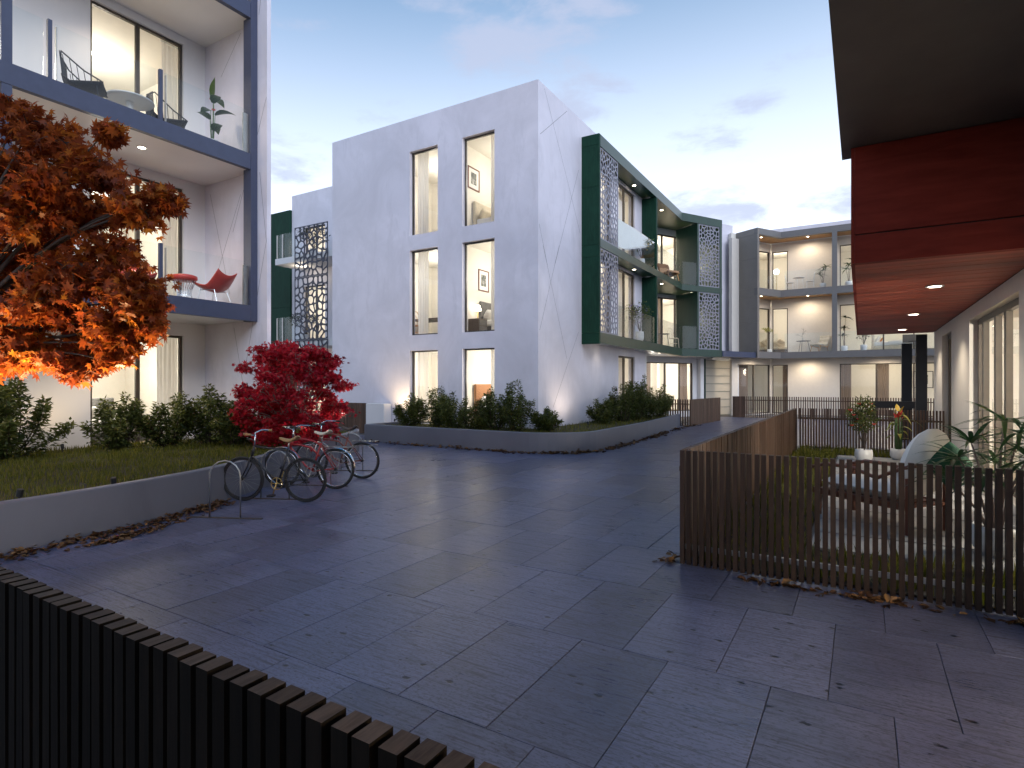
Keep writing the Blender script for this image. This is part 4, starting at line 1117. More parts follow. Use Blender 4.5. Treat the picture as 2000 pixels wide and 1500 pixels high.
shrub("broad leafy shrub under the orange maple against the pale ground floor wall", -12.45, 3.95, LAWN_Z, 0.95, 1.42, 21, 2900, 0.10, group=gL)
shrub("leafy shrub in front of the ground floor bed window beside the maple", -12.45, 5.72, LAWN_Z, 0.62, 1.12, 22, 1500, 0.09, group=gL)
shrub("tall leafy shrub before the curtain of the ground floor window", -12.2, 6.55, LAWN_Z, 0.68, 1.32, 23, 1900, 0.09, group=gL)
shrub("dense leafy shrub between the tall shrub and the crimson maple", -11.75, 7.15, LAWN_Z, 0.72, 1.28, 24, 1900, 0.09, group=gL)
shrub("low dark shrub at the foot of the crimson maple", -11.05, 7.2, LAWN_Z, 0.55, 1.05, 25, 1300, 0.085, group=gL)
shrub("small shrub at the picture edge under the maple branches", -12.3, 2.6, LAWN_Z, 0.75, 1.1, 26, 1600, 0.10, group=gL)
gM = "shrubs in the corner planter"
PZ = 0.41
for k, (x, y, r, h, lb) in enumerate([
        (-11.75, 13.55, 0.55, 0.98, "dark shrub beneath the leftmost column of windows of the white block"),
        (-11.0, 13.75, 0.62, 1.12, "rounded dark shrub second from the planter's lawn end"),
        (-10.15, 13.6, 0.52, 0.98, "dark shrub beneath the second column of windows of the white block"),
        (-9.35, 13.5, 0.5, 0.82, "low dark shrub between the second windows and the white corner"),
        (-8.75, 13.55, 0.48, 1.18, "upright pointed shrub just before the white corner"),
        (-8.0, 13.5, 0.48, 1.32, "tallest pointed shrub standing at the white corner"),
        (-7.45, 14.1, 0.42, 0.74, "small airy shrub past the white corner at the rounded planter"),
        (-7.15, 17.6, 0.55, 0.85, "squat clipped shrub below the green cheek of the balcony box"),
        (-6.95, 18.9, 0.62, 1.28, "pointed bluish shrub under the perforated screen"),
        (-6.9, 20.0, 0.62, 1.42, "tall shrub in front of the narrow ground floor window"),
        (-6.9, 21.3, 0.66, 1.45, "bushy shrub lit from the curtained ground floor window"),
        (-6.85, 22.6, 0.62, 1.25, "last planter shrub leaning over the short slatted fence")]):
    shrub(lb, x, y, PZ, r * 1.12, h * 1.05, 40 + k, int(1900 * (r / 0.55)), 0.078, group=gM)

# grass
def pip(px, py, poly):
    n = len(poly); inside = np.zeros(len(px), bool); j = n - 1
    for i in range(n):
        xi, yi = poly[i]; xj, yj = poly[j]
        c = ((yi > py) != (yj > py)) & (px < (xj - xi) * (py - yi) / (yj - yi + 1e-12) + xi)
        inside ^= c; j = i
    return inside
BL = ([(-0.055, 0, 0), (0.055, 0, 0), (0.04, 0.10, 0.55), (-0.04, 0.10, 0.55), (0, 0.34, 1.0)], [(0, 1, 2, 3), (3, 2, 4)])
def grass(name, label, poly, z, n, h, seed, box):
    rng = np.random.default_rng(seed)
    x = rng.uniform(box[0], box[1], n); y = rng.uniform(box[2], box[3], n)
    k = pip(x, y, poly); x, y = x[k], y[k]; m = len(x)
    a = rng.uniform(0, 2 * math.pi, m); tilt = rng.normal(size=m) * 0.25
    s = h * rng.uniform(0.55, 1.3, m) * (0.75 + 0.5 * np.array([noise.noise((px * 1.7, py * 1.7, 0)) for px, py in zip(x, y)]) + 0.1)
    ca, sa = np.cos(a), np.sin(a)
    M = np.zeros((m, 3, 3)); M[:, 0, 0] = ca; M[:, 1, 0] = sa; M[:, 0, 1] = -sa; M[:, 1, 1] = ca; M[:, 2, 2] = 1; M[:, 0, 2] = -sa * tilt; M[:, 1, 2] = ca * tilt
    M *= s[:, None, None]
    o = leaf_mesh(name, BL[0], BL[1], np.stack([x, y, np.full(m, z)], 1), M, rng.uniform(0, 1, m), "grass_blade")
    return tag(o, label, "grass", kind="stuff")
grass("lawn_grass", "short green lawn grass on the raised bed behind the curved wall", lawn_poly, LAWN_Z - 0.022, 62000, 0.085, 1, (-13.4, -7.2, 0.2, 10.9))
grass("planter_grass", "short grass lit by the wall lights in the corner planter", planter_poly, 0.398, 26000, 0.085, 2, (-12.7, -5.7, 12.5, 23.5))
gpoly = [(-1.38, 5.58), (-0.35, 5.58), (-0.35, 6.4), (1.6, 6.4), (1.6, 5.58), (-0.35, 5.58)]
garden_strip = [(-1.36, 5.60), (1.62, 5.60), (1.62, 6.55), (-0.5, 6.55), (-0.5, 15.6), (1.62, 15.6), (1.62, 16.52), (-1.36, 16.52)]
struct(MB().prism(garden_strip, -0.012, 0.02).build("garden_bed", "soil"), "soil strip round the terrace patio")
grass("garden_grass", "tufted grass round the terrace patio behind the slatted fence", garden_strip, 0.018, 15000, 0.17, 3, (-1.4, 1.7, 5.5, 16.6))
patio = struct(MB().box(-0.48, 6.58, -0.012, 1.66, 15.56, 0.03).build("patio", "paver_bed"), "pale stone patio of the terrace garden")
pt_me = MB().box(-0.345, -0.345, 0, 0.345, 0.345, 0.012).mesh("patio_slab"); pt_me.materials.append(MATS["terrazzo_patio"])
for i in range(3):
    for j in range(12): inst(pt_me, "patio_slab", patio, (-0.10 + i * 0.70, 6.98 + j * 0.74, 0.031))

# fallen leaves
DL = ([(0, 0, 0), (0.30, 0.35, 0.10), (0.22, 0.75, 0.16), (0, 1.0, 0.05), (-0.22, 0.75, 0.12), (-0.30, 0.35, 0.16), (0, 0.5, -0.02)], [(0, 1, 6), (1, 2, 6), (2, 3, 6), (3, 4, 6), (4, 5, 6), (5, 0, 6)])
def litter(label, path, n, width, seed, size=0.10, clump=0.25):
    rng = np.random.default_rng(seed)
    P = npv(path); seg = rng.uniform(0, len(P) - 1, int(n * 0.25)); cs = []
    cent = np.sort(seg)
    c = cent[rng.integers(0, len(cent), n)] + rng.normal(size=n) * clump * 0.12
    c = np.clip(c, 0, len(P) - 1.001); i = c.astype(int); f = (c - i)[:, None]
    q = P[i] * (1 - f) + P[i + 1] * f
    d = P[i + 1] - P[i]; d /= np.linalg.norm(d, axis=1)[:, None]; nrm = np.stack([d[:, 1], -d[:, 0]], 1)
    off = np.abs(rng.normal(size=n)) * width + 0.02
    xy = q + nrm * off[:, None] + d * rng.normal(size=(n, 1)) * 0.08
    z = 0.006 + rng.uniform(0, 1, n) ** 2 * 0.045 * np.exp(-off / width)
    M = rand_frames(rng, n, 2.6, (size * 0.55, size * 1.1)); M[:, :, 2] *= rng.uniform(0.6, 1.8, n)[:, None]
    o = leaf_mesh("fallen_leaves", DL[0], DL[1], np.column_stack([xy, z]), M, rng.uniform(0, 1, n), "dead_leaf")
    return tag(o, label, "leaves", kind="stuff")
litter("drift of brown fallen leaves along the curved lawn wall", [(-7.28, 1.3), (-7.28, 2.3), (-7.40, 3.3), (-7.66, 4.4), (-7.86, 4.9)], 620, 0.12, 1, 0.085)
litter("second line of brown leaves a step out from the curved wall", [(-6.95, 2.9), (-7.05, 3.4), (-7.25, 4.0)], 170, 0.05, 8, 0.085)
litter("loose brown leaves beside the near fence corner on the paving", [(-6.35, 1.75), (-6.0, 1.95), (-5.6, 1.85), (-5.2, 2.0)], 90, 0.09, 2, 0.09)
litter("thin line of russet leaves along the planter wall foot", [(-12.7, 12.40), (-10, 12.38), (-7.2, 12.34), (-6.2, 12.78), (-5.72, 13.6), (-5.68, 15.5), (-5.74, 18.0), (-5.9, 20), (-6.05, 22.4), (-5.8, 24.5)], 900, 0.10, 3, 0.12)
litter("brown leaves blown against the front of the terrace fence", [(-1.1, 5.40), (-0.3, 5.40), (0.3, 5.40), (1.2, 5.40)], 130, 0.06, 4, 0.095, 0.5)
litter("few brown leaves at the corner post of the terrace fence", [(-1.56, 5.35), (-1.54, 5.5), (-1.54, 5.75)][::-1], 16, 0.05, 6, 0.11)

# trees behind the gap between the blocks
rngt = np.random.default_rng(77)
tt = thing("background_tree", "dark evergreen tree showing in the narrow gap between the white blocks", "tree", (-26.5, 20.0, 0), world=True)
MB().tube([(-26.5, 20, 0), (-26.45, 20, 3), (-26.5, 20.1, 6.8)], [0.16, 0.12, 0.04], 8).build("trunk", "bark", tt, smooth=True)
n = 5200; hh = rngt.uniform(0.4, 8.2, n); a = rngt.uniform(0, 6.283, n); rad = (1.25 * (1 - (hh / 8.6)) ** 0.7 + 0.2) * np.sqrt(rngt.uniform(0.15, 1, n)) * (0.85 + 0.25 * np.sin(hh * 5 + a * 3))
leaf_mesh("crown", LEAF[0], LEAF[1], np.stack([-26.5 + rad * np.cos(a), 20 + rad * np.sin(a), hh], 1), rand_frames(rngt, n, 0.3, (0.16, 0.34)), rngt.uniform(0, 1, n), "dark_foliage", tt)

# ================================================================ GARDEN UPLIGHTS
def uplight(label, x, y, z, aim, power, spot=70, color=(1.0, 0.74, 0.42)):
    root = thing("garden_spotlight", label, "spotlight", (x, y, z), world=True)
    MB().tube([(x, y, z - 0.03), (x, y, z + 0.10)], 0.012, 6).build("spike", "black_steel", root)
    d = (Vector(aim) - Vector((x, y, z + 0.13))).normalized(); p = Vector((x, y, z + 0.13))
    MB().tube([p - d * 0.03, p + d * 0.05], 0.03, 12).build("housing", "black_steel", root)
    MB().tube([p + d * 0.042, p + d * 0.046], 0.028, 12).build("lens", "steel", root)
    light('SPOT', tuple(p + d * 0.07), power, color, 0.05, aim, spot, 1.0)
uplight("ground spotlight aimed up into the orange maple from the lawn", -7.62, 2.55, LAWN_Z - 0.02, (-7.15, 2.75, 2.6), 420, 125, (1.0, 0.72, 0.36))
uplight("added fill spotlight by the curved wall aimed at the maple's lower branches", -7.62, 3.45, LAWN_Z - 0.02, (-7.15, 3.05, 2.5), 420, 125, (1.0, 0.72, 0.36))  # extra lamp added to spread the glow through the crown
uplight("added fill spotlight out of view on the lawn edge nearer the maple trunk", -7.42, 1.35, LAWN_Z - 0.02, (-7.25, 2.75, 2.55), 520, 75, (1.0, 0.70, 0.34))  # added lamp outside the view, grazes the crown's viewer side
uplight("ground spotlight beside the crimson maple aimed up at its leaves", -9.72, 8.75, LAWN_Z - 0.02, (-9.9, 7.9, 1.6), 190, 130, (1.0, 0.78, 0.6))
uplight("ground spotlight washing the white wall at the end of the planter grass", -12.95, 14.10, PZ - 0.02, (-12.98, 14.69, 2.2), 110, 120)
uplight("ground spotlight washing the white wall past the corner", -6.95, 15.9, PZ - 0.01, (-7.98, 16.4, 2.2), 55, 130, (1.0, 0.82, 0.62))
uplight("ground spotlight washing the pale wall under the blue balcony", -12.6, 4.85, LAWN_Z - 0.02, (-13.5, 4.95, 2.2), 30, 120)
# ================================================================ BICYCLES AND RACKS
def bicycle(label, rear, front, frame_mat, style="diamond", fender=False, saddle_mat="leather", basket=False, lean=0.04, turn=0.0):
    L = math.hypot(front[0] - rear[0], front[1] - rear[1]); rz = math.atan2(front[1] - rear[1], front[0] - rear[0]); k = L / 1.0
    root = thing("bicycle", label, "bicycle", (rear[0], rear[1], 0), rz, "bicycles in the rack")
    root.rotation_euler = (lean, 0, rz)
    WR = 0.325
    def part(mb, name, mat, par=None, smooth=True):
        o = mb.build(name, mat, None, smooth); o.parent = par or root; return o
    rh, fh = (0, 0, WR), (L, 0, WR)
    bb = (0.43 * k, 0, 0.27); st = (0.27 * k, 0, 0.74); ht = (0.80 * k, 0, 0.80); hb = (0.845 * k, 0, 0.66)
    for c, nm in ((rh, 0), (fh, 1)):
        tyre = part(MB().torus(c, (0, 1, 0), WR - 0.018, 0.018 if style == "diamond" else 0.022, 40, 8), "wheel", "rubber")
        part(MB().torus(c, (0, 1, 0), WR - 0.045, 0.010, 40, 6), "rim", "chrome" if style != "diamond" else "bike_black", tyre)
        sp = MB()
        for q in range(18):
            a = 2 * math.pi * q / 18; s = 0.02 if q % 2 else -0.02
            sp.tube([(c[0] + 0.015 * math.cos(a + 1.2), s, c[2] + 0.015 * math.sin(a + 1.2)), (c[0] + (WR - 0.045) * math.cos(a), 0, c[2] + (WR - 0.045) * math.sin(a))], 0.0016, 3)
        part(sp, "spokes", "steel", tyre)
        part(MB().tube([(c[0], -0.035, c[2]), (c[0], 0.035, c[2])], 0.022, 10), "hub", "black_steel", tyre)
    fr = MB()
    if style == "diamond":
        for a, b, r in ((bb, st, 0.016), (st, ht, 0.014), (bb, hb, 0.018), (ht, hb, 0.02)): fr.tube([a, b], r, 8)
    else:
        mid1 = [(st[0], 0, st[2] - 0.04), (0.42 * k, 0, 0.77), (0.62 * k, 0, 0.80), ht]
        mid2 = [(bb[0], 0, bb[2] + 0.02), (0.55 * k, 0, 0.36), (0.70 * k, 0, 0.52), hb]
        mid3 = [(st[0] + 0.02, 0, st[2] - 0.22), (0.45 * k, 0, 0.66), (0.66 * k, 0, 0.70), (hb[0] - 0.02, 0, hb[2] + 0.05)]
        for m_ in (mid1, mid2, mid3): fr.tube(m_, 0.016, 8)
        fr.tube([bb, st], 0.017, 8); fr.tube([ht, hb], 0.021, 8)
    for s in (-1, 1):
        fr.tube([(bb[0], 0.015 * s, bb[2]), (0.05, 0.05 * s, WR), rh if False else (0, 0.05 * s, WR)], 0.009, 6)
        fr.tube([(st[0], 0.012 * s, st[2] - 0.05), (0, 0.05 * s, WR)], 0.008, 6)
    part(fr, "frame", frame_mat)
    fk = MB()
    for s in (-1, 1): fk.tube([(hb[0], 0.0, hb[2]), (hb[0] + 0.02, 0.045 * s, hb[2] - 0.06), (hb[0] + 0.05, 0.05 * s, 0.5), (fh[0], 0.05 * s, WR)], [0.014, 0.013, 0.011, 0.008], 6)
    part(fk, "fork", "chrome" if style != "diamond" else frame_mat)
    part(MB().tube([st, (st[0] - 0.03, 0, st[2] + 0.15)], 0.013, 8), "seat_post", "steel")
    sx, sz = st[0] - 0.03, st[2] + 0.15
    def saddle(u, v):
        x = sx - 0.12 + 0.27 * u; w = 0.085 * (1 - u) ** 0.8 * (1 if u < 0.9 else 0.8) + 0.018
        a = (v - 0.5) * 2
        return (x, w * a, sz + 0.035 - 0.035 * a * a + 0.012 * math.cos(6.28 * u) + (0.02 if u < 0.15 else 0))
    part(MB().grid(saddle, 10, 8), "saddle", saddle_mat).modifiers.new("solid", 'SOLIDIFY').thickness = 0.02
    hz = ht[2] + 0.16
    hbm = MB().tube([ht, (ht[0] - 0.01, 0, hz)], 0.012, 8)
    w = 0.28 if style == "diamond" else 0.31
    back = -0.10 if style == "diamond" else -0.22
    for s in (-1, 1):
        hbm.tube([(ht[0] - 0.01, 0, hz), (ht[0] + 0.05, 0.10 * s, hz + 0.02), (ht[0] + 0.02, w * 0.85 * s, hz + 0.05), (ht[0] + back, w * s, hz + 0.04)], 0.011, 8)
    hb_o = part(hbm, "handlebar", "chrome")
    for s in (-1, 1):
        part(MB().tube([(ht[0] + back + 0.10, (w - 0.01) * s, hz + 0.044), (ht[0] + back - 0.01, w * s, hz + 0.04)], 0.017, 8), "grip", "leather" if style == "diamond" else "rubber", hb_o)
    cr = part(MB().torus((bb[0], 0.045, bb[2]), (0, 1, 0), 0.085, 0.006, 28, 5).tube([(bb[0], -0.06, bb[2]), (bb[0], 0.06, bb[2])], 0.015, 8)
              .tube([(bb[0], 0.06, bb[2]), (bb[0] + 0.05, 0.065, bb[2] - 0.16)], 0.009, 6).tube([(bb[0], -0.06, bb[2]), (bb[0] - 0.05, -0.065, bb[2] + 0.16)], 0.009, 6)
              .tube([(bb[0] - 0.085, 0.045, bb[2]), (bb[0] + 0.085, 0.045, bb[2])], 0.005, 4).tube([(bb[0], 0.045, bb[2] - 0.085), (bb[0], 0.045, bb[2] + 0.085)], 0.005, 4), "crank", "brass" if style == "diamond" else "steel")
    for s in (-1, 1):
        part(MB().box(bb[0] + 0.05 * s - 0.045, 0.07 * s + (0.0 if s > 0 else -0.09), bb[2] - 0.16 * s - 0.012, bb[0] + 0.05 * s + 0.045, 0.07 * s + (0.09 if s > 0 else 0.0), bb[2] - 0.16 * s + 0.012), "pedal", "black_steel", cr, False)
    part(MB().tube([(bb[0], 0.045, bb[2] + 0.085), (0, 0.045, WR + 0.035)], 0.004, 4).tube([(bb[0], 0.045, bb[2] - 0.085), (0, 0.045, WR - 0.035)], 0.004, 4), "chain", "black_steel")
    if fender:
        for c, a0, a1 in ((rh, 10, 185), (fh, 20, 160)):
            def fn(u, v, c=c, a0=a0, a1=a1):
                a = R(a0 + (a1 - a0) * u); q = (v - 0.5) * 2; r_ = WR + 0.022 - 0.012 * q * q
                return (c[0] + r_ * math.cos(a), 0.030 * q, c[2] + r_ * math.sin(a))
            part(MB().grid(fn, 24, 6), "mudguard", "chrome")
    if basket:
        ck = MB()
        for z in (0.60, 0.68): ck.tube([(-0.28, -0.07, z), (0.16, -0.07, z), (0.16, 0.07, z), (-0.28, 0.07, z)], 0.005, 5, True)
        for x in (-0.25, -0.15, -0.05, 0.05, 0.14): ck.tube([(x, -0.07, 0.68), (x, 0.07, 0.68)], 0.004, 4)
        part(ck, "luggage_rack", "steel")
    return root
bicycle("black bicycle with tan saddle and brass crank nearest in the rack", (-6.84, 5.59), (-7.70, 5.19), "bike_black", "diamond", saddle_mat="leather", lean=-0.03)
bicycle("red framed bicycle with chrome mudguards between the other two bicycles", (-7.30, 6.55), (-8.16, 6.19), "bike_red", "cruiser", True, "linen_cream", basket=True, lean=0.03)
bicycle("rusty cruiser bicycle with wide chrome handlebars farthest along the rack", (-7.68, 7.52), (-8.58, 7.14), "bike_rust", "cruiser", False, "leather_dark", basket=True, lean=-0.02)
def rack(label, a, b):
    L = math.hypot(b[0] - a[0], b[1] - a[1]); root = thing("bike_rack", label, "bike rack", (a[0], a[1], 0), math.atan2(b[1] - a[1], b[0] - a[0]), "steel hoop bike racks")
    x0, x1, h = L * 0.27, L * 0.70, 0.73
    pts = [(x0, 0, 0), (x0, 0, h * 0.72)] + [(x0 + (x1 - x0) * (0.5 - 0.5 * math.cos(math.pi * k / 8)), 0, h * 0.72 + h * 0.28 * math.sin(math.pi * k / 8)) for k in range(1, 8)] + [(x1, 0, h * 0.72), (x1, 0, 0)]
    o = MB().tube(pts, 0.0095, 8).build("hoop", "steel", None, True); o.parent = root
    o = MB().box(0, -0.02, 0.0, L, 0.02, 0.012).build("base_bar", "bronze_frame"); o.parent = root
rack("empty steel hoop rack in front of the black bicycle", (-7.32, 4.20), (-6.44, 4.60))
rack("steel hoop rack holding the black bicycle", (-7.86, 5.30), (-6.92, 5.72))
rack("steel hoop rack holding the red framed bicycle", (-8.20, 6.42), (-7.30, 6.82))
rack("steel hoop rack past the rusty cruiser bicycle", (-8.97, 7.86), (-8.10, 8.34))

# ================================================================ FURNITURE BUILDERS (local: +x faces front, z up)
def P_(mb, name, mat, par, smooth=False, **k):
    o = mb.build(name, mat, None, smooth, **k); o.parent = par; return o
def wire_chair(label, loc, rz):
    t = thing("lounge_chair", label, "chair", loc, rz)
    rim = [(0.30, -0.34, 0.42), (0.05, -0.40, 0.52), (-0.28, -0.36, 0.80), (-0.34, 0, 0.86), (-0.28, 0.36, 0.80), (0.05, 0.40, 0.52), (0.30, 0.34, 0.42), (0.34, 0, 0.36)]
    P_(MB().tube(rim, 0.013, 6, True), "frame", "wicker_dark", t, True)
    def seat(u, v):
        a = (v - 0.5) * 2; x = 0.33 - 0.62 * u; return (x, 0.33 * a * (1 - 0.15 * u), 0.37 - 0.10 * u + 0.05 * a * a + (0.12 * max(0, u - 0.8) / 0.2))
    P_(MB().grid(seat, 10, 8), "seat", "wicker_dark", t, True, solid=0.02)
    m = MB()
    for k in range(15):
        a = (k / 14 - 0.5) * 2; m.tube([(-0.27, 0.27 * a, 0.33), (-0.31 - 0.02 * (1 - a * a), 0.33 * a, 0.82 + 0.03 * (1 - a * a))], 0.006, 4)
    for s in (-1, 1):
        for k in range(6): m.tube([(0.25 - k * 0.09, 0.30 * s, 0.36 - k * 0.01), (0.24 - k * 0.10, 0.37 * s, 0.44 + k * 0.06)], 0.006, 4)
    P_(m, "backrest_strands", "wicker_dark", t)
    for x, y in ((0.26, -0.28), (0.26, 0.28), (-0.24, -0.26), (-0.24, 0.26)):
        P_(MB().tube([(x * 0.85, y * 0.85, 0.36 if x > 0 else 0.30), (x, y, 0)], 0.011, 6), "leg", "wicker_dark", t)
    return t
def round_table(label, loc, r=0.42, h=0.55, mat="white_paint"):
    t = thing("round_table", label, "table", loc)
    P_(MB().lathe([(0.01, h - 0.035), (r * 0.9, h - 0.035), (r, h - 0.018), (r, h), (0.01, h)], n=32, cap=False), "table_top", mat, t, False)
    P_(MB().lathe([(0.01, 0), (0.20, 0), (0.19, 0.012), (0.06, 0.06), (0.045, h * 0.5), (0.07, h - 0.04)], n=20, cap=False), "pedestal", mat, t, True)
    return t
def leafy(root, name, blades, mat, seed):
    """blades: list of (base, tip, width, droop)"""
    m = MB(); var = []
    for (b, tp, w, dr) in blades:
        b, tp = Vector(b), Vector(tp); ax = tp - b; side = ax.cross(Vector((0, 0, 1)))
        side = side.normalized() if side.length > 1e-4 else Vector((1, 0, 0)); nrm = side.cross(ax).normalized()
        k = len(m.v); n = 6
        for i in range(n + 1):
            u = i / n; ww = w * math.sin(math.pi * (0.06 + 0.94 * u) ** 0.8) if u < 1 else 0.001
            c = b + ax * u + Vector((0, 0, -dr * u * u * ax.length))
            m.v += [tuple(c + side * ww + nrm * ww * 0.25), tuple(c), tuple(c - side * ww + nrm * ww * 0.25)]
        for i in range(n):
            for j in range(2): m.f.append((k + i * 3 + j, k + i * 3 + j + 1, k + (i + 1) * 3 + j + 1, k + (i + 1) * 3 + j))
        var += [random.Random(seed + len(var)).random()] * (3 * (n + 1))
    o = m.build(name, mat, None, True); at = o.data.attributes.new("leafvar", 'FLOAT', 'POINT'); at.data.foreach_set("value", var)
    o.parent = root; return o
def pot(root, r, h, mat="pot_white"):
    p = P_(MB().lathe([(0.01, 0), (r * 0.7, 0), (r * 0.98, h * 0.35), (r, h * 0.7), (r * 0.92, h), (r * 0.82, h), (r * 0.80, h * 0.85), (0.01, h * 0.84)], n=24, cap=False), "pot", mat, root, True)
    q = MB().lathe([(0.01, h * 0.86), (r * 0.79, h * 0.855)], n=20, cap=False).build("soil", "soil"); q.parent = p
    return p
def canna(label, loc, h=1.25, seed=1, flower="petal_red"):
    t = thing("potted_plant", label, "plant", loc); rr = random.Random(seed); pot(t, 0.15, 0.22)
    st = MB(); bl = []
    for k in range(7):
        a = k * 2.4 + rr.uniform(-0.3, 0.3); z = 0.42 + 0.62 * h * k / 7; r0 = 0.06
        b = (r0 * math.cos(a), r0 * math.sin(a), z); l = rr.uniform(0.40, 0.54)
        st.tube([(0.02 * math.cos(a), 0.02 * math.sin(a), 0.18), (b[0] * 0.7, b[1] * 0.7, z * 0.6), b], [0.012, 0.010, 0.006], 6)
        bl.append((b, (b[0] + l * math.cos(a) * 0.85, b[1] + l * math.sin(a) * 0.85, z + l * 0.45), 0.105, 0.45))
    bl.append(((0, 0, 0.5 + 0.45 * h), (0.05, 0.03, 0.5 + 0.45 * h + 0.50), 0.115, 0.0))
    P_(st, "stem", "stem_green", t, True); leafy(t, "leaves", bl, "broad_leaf", seed)
    f = MB()
    for (x, y, z) in ((-0.07, 0.02, 0.30 + 0.62 * h), (0.10, -0.03, 0.10 + 0.55 * h)):
        for q in range(5):
            a = q * 1.26; f.tube([(x, y, z), (x + 0.045 * math.cos(a), y + 0.045 * math.sin(a), z + 0.03)], [0.012, 0.006], 5)
    P_(f, "flower", flower, t, True); return t
def ball_plant(label, loc, h, r, seed, leaf=0.07, n=420, mat="shrub_leaf", pr=0.14, ph=0.22, flower=None, stem_h=None, flat=1.0):
    t = thing("potted_plant", label, "plant", loc); rng = np.random.default_rng(seed); pot(t, pr, ph)
    s0 = stem_h if stem_h is not None else ph
    st = MB(); P = []; F = []
    for k in range(12):
        a = rng.uniform(0, 6.28); q = rng.uniform(0.2, 1)
        e = npv((r * q * math.cos(a), r * q * math.sin(a), s0 + (h - s0) * rng.uniform(0.5, 1)))
        st.tube([(0, 0, ph * 0.8), (0.01, 0.0, s0), tuple(e * npv((0.5, 0.5, 0)) + npv((0, 0, s0 + (e[2] - s0) * 0.6))), tuple(e)], [0.012, 0.010, 0.006, 0.003], 5)
        m = n // 12; d = rng.normal(size=(m, 3)); d /= np.linalg.norm(d, axis=1)[:, None]
        P.append(e + d * npv((r * 0.42, r * 0.42, (h - s0) * 0.26 * flat)) * rng.uniform(0.2, 1, m)[:, None]); F.append(d)
    P = np.concatenate(P); F = np.concatenate(F)
    P_(st, "stem", "bark", t, True)
    o = leaf_mesh("foliage", LEAF[0], LEAF[1], P, rand_frames(rng, len(P), 0.4, (leaf * 0.7, leaf * 1.3), F, 0.6) * 1.0, rng.uniform(0, 1, len(P)), mat); o.parent = t
    if flower:
        f = MB()
        for k in range(14):
            i = rng.integers(0, len(P)); p = P[i]
            if p[2] < s0 + (h - s0) * 0.3: continue
            for q in range(5): f.tube([tuple(p), tuple(p + npv((0.04 * math.cos(q * 1.26), 0.04 * math.sin(q * 1.26), 0.02)))], [0.014, 0.006], 5)
        P_(f, "flower", flower, t, True)
    return t
def palm(label, loc, h, heads, seed, blade=0.42, w=0.022, mat="broad_leaf", name="potted_plant", pr=0.17, nb=12):
    t = thing(name, label, "plant", loc); rr = random.Random(seed); pot(t, pr, 0.28)
    st = MB(); bl = []
    for (x, y, z) in heads:
        st.tube([(x * 0.1, y * 0.1, 0.2), (x * 0.4, y * 0.4, z * 0.6), (x, y, z)], [0.016, 0.013, 0.008], 6)
        n = nb
        for k in range(n):
            a = 2 * math.pi * k / n + rr.uniform(-0.15, 0.15); el = rr.uniform(0.0, 0.75); l = blade * rr.uniform(0.8, 1.15)
            bl.append(((x, y, z), (x + l * math.cos(a) * math.cos(el), y + l * math.sin(a) * math.cos(el), z + l * math.sin(el)), w, rr.uniform(0.2, 0.55)))
    P_(st, "stem", "bark_pale", t, True); leafy(t, "fronds", bl, mat, seed); return t
def bromeliad(label, loc, seed):
    t = thing("potted_plant", label, "plant", loc); rr = random.Random(seed); pot(t, 0.16, 0.24)
    st = MB(); bl = []
    for k in range(8):
        a = rr.uniform(0, 6.28); st.tube([(0.04 * math.cos(a), 0.04 * math.sin(a), 0.2), (0.07 * math.cos(a), 0.07 * math.sin(a), 0.65), (0.05 * math.cos(a), 0.05 * math.sin(a), 0.9 + 0.05 * k / 8)], [0.02, 0.016, 0.012], 6)
    for k in range(12):
        a = k * 2.399; z = 0.45 + 0.05 * k; l = 0.26 if k < 6 else 0.42
        bl.append(((0.04 * math.cos(a), 0.04 * math.sin(a), z), (l * 1.2 * math.cos(a), l * 1.2 * math.sin(a), z + l * 0.55), 0.04 if k < 6 else 0.028, 0.75))
    P_(st, "stem", "stem_green", t, True); leafy(t, "leaves", bl, "yellow_leaf", seed)
    fl = []
    for k in range(7):
        a = k * 2.4; fl.append(((0.03 * math.cos(a), 0.03 * math.sin(a), 0.82 + 0.04 * k), (0.12 * math.cos(a), 0.12 * math.sin(a), 1.0 + 0.04 * k), 0.045, 0.1))
    f = leafy(t, "flower", fl[:4], "yellow_leaf", 3); f.data.materials[0] = MATS["petal_red"]
    f = leafy(t, "flower", fl[4:], "yellow_leaf", 4); f.data.materials[0] = MATS["petal_yellow"]; return t
def picture(label, F, s, t, z, w, h, k):
    """framed print hanging on a wall frame at t"""
    root = thing("framed_picture", label, "picture", F.pt(s, t, z), F.ang)
    m = MB(); b = 0.035
    for x0, x1, z0, z1 in ((-w / 2, w / 2, h / 2 - b, h / 2), (-w / 2, w / 2, -h / 2, -h / 2 + b), (-w / 2, -w / 2 + b, -h / 2 + b, h / 2 - b), (w / 2 - b, w / 2, -h / 2 + b, h / 2 - b)): m.box(x0, -0.03, z0, x1, 0.0, z1)
    P_(m, "frame", "mahogany" if k % 2 else "black_steel", root)
    P_(MB().box(-w / 2 + b, -0.012, -h / 2 + b, w / 2 - b, -0.002, h / 2 - b), "mat", "mat_white", root)
    P_(MB().box(-w * 0.24, -0.0155, -h * 0.26, w * 0.24, -0.0125, h * 0.28), "print", "art_print_%d" % (k % 4), root)
    return root
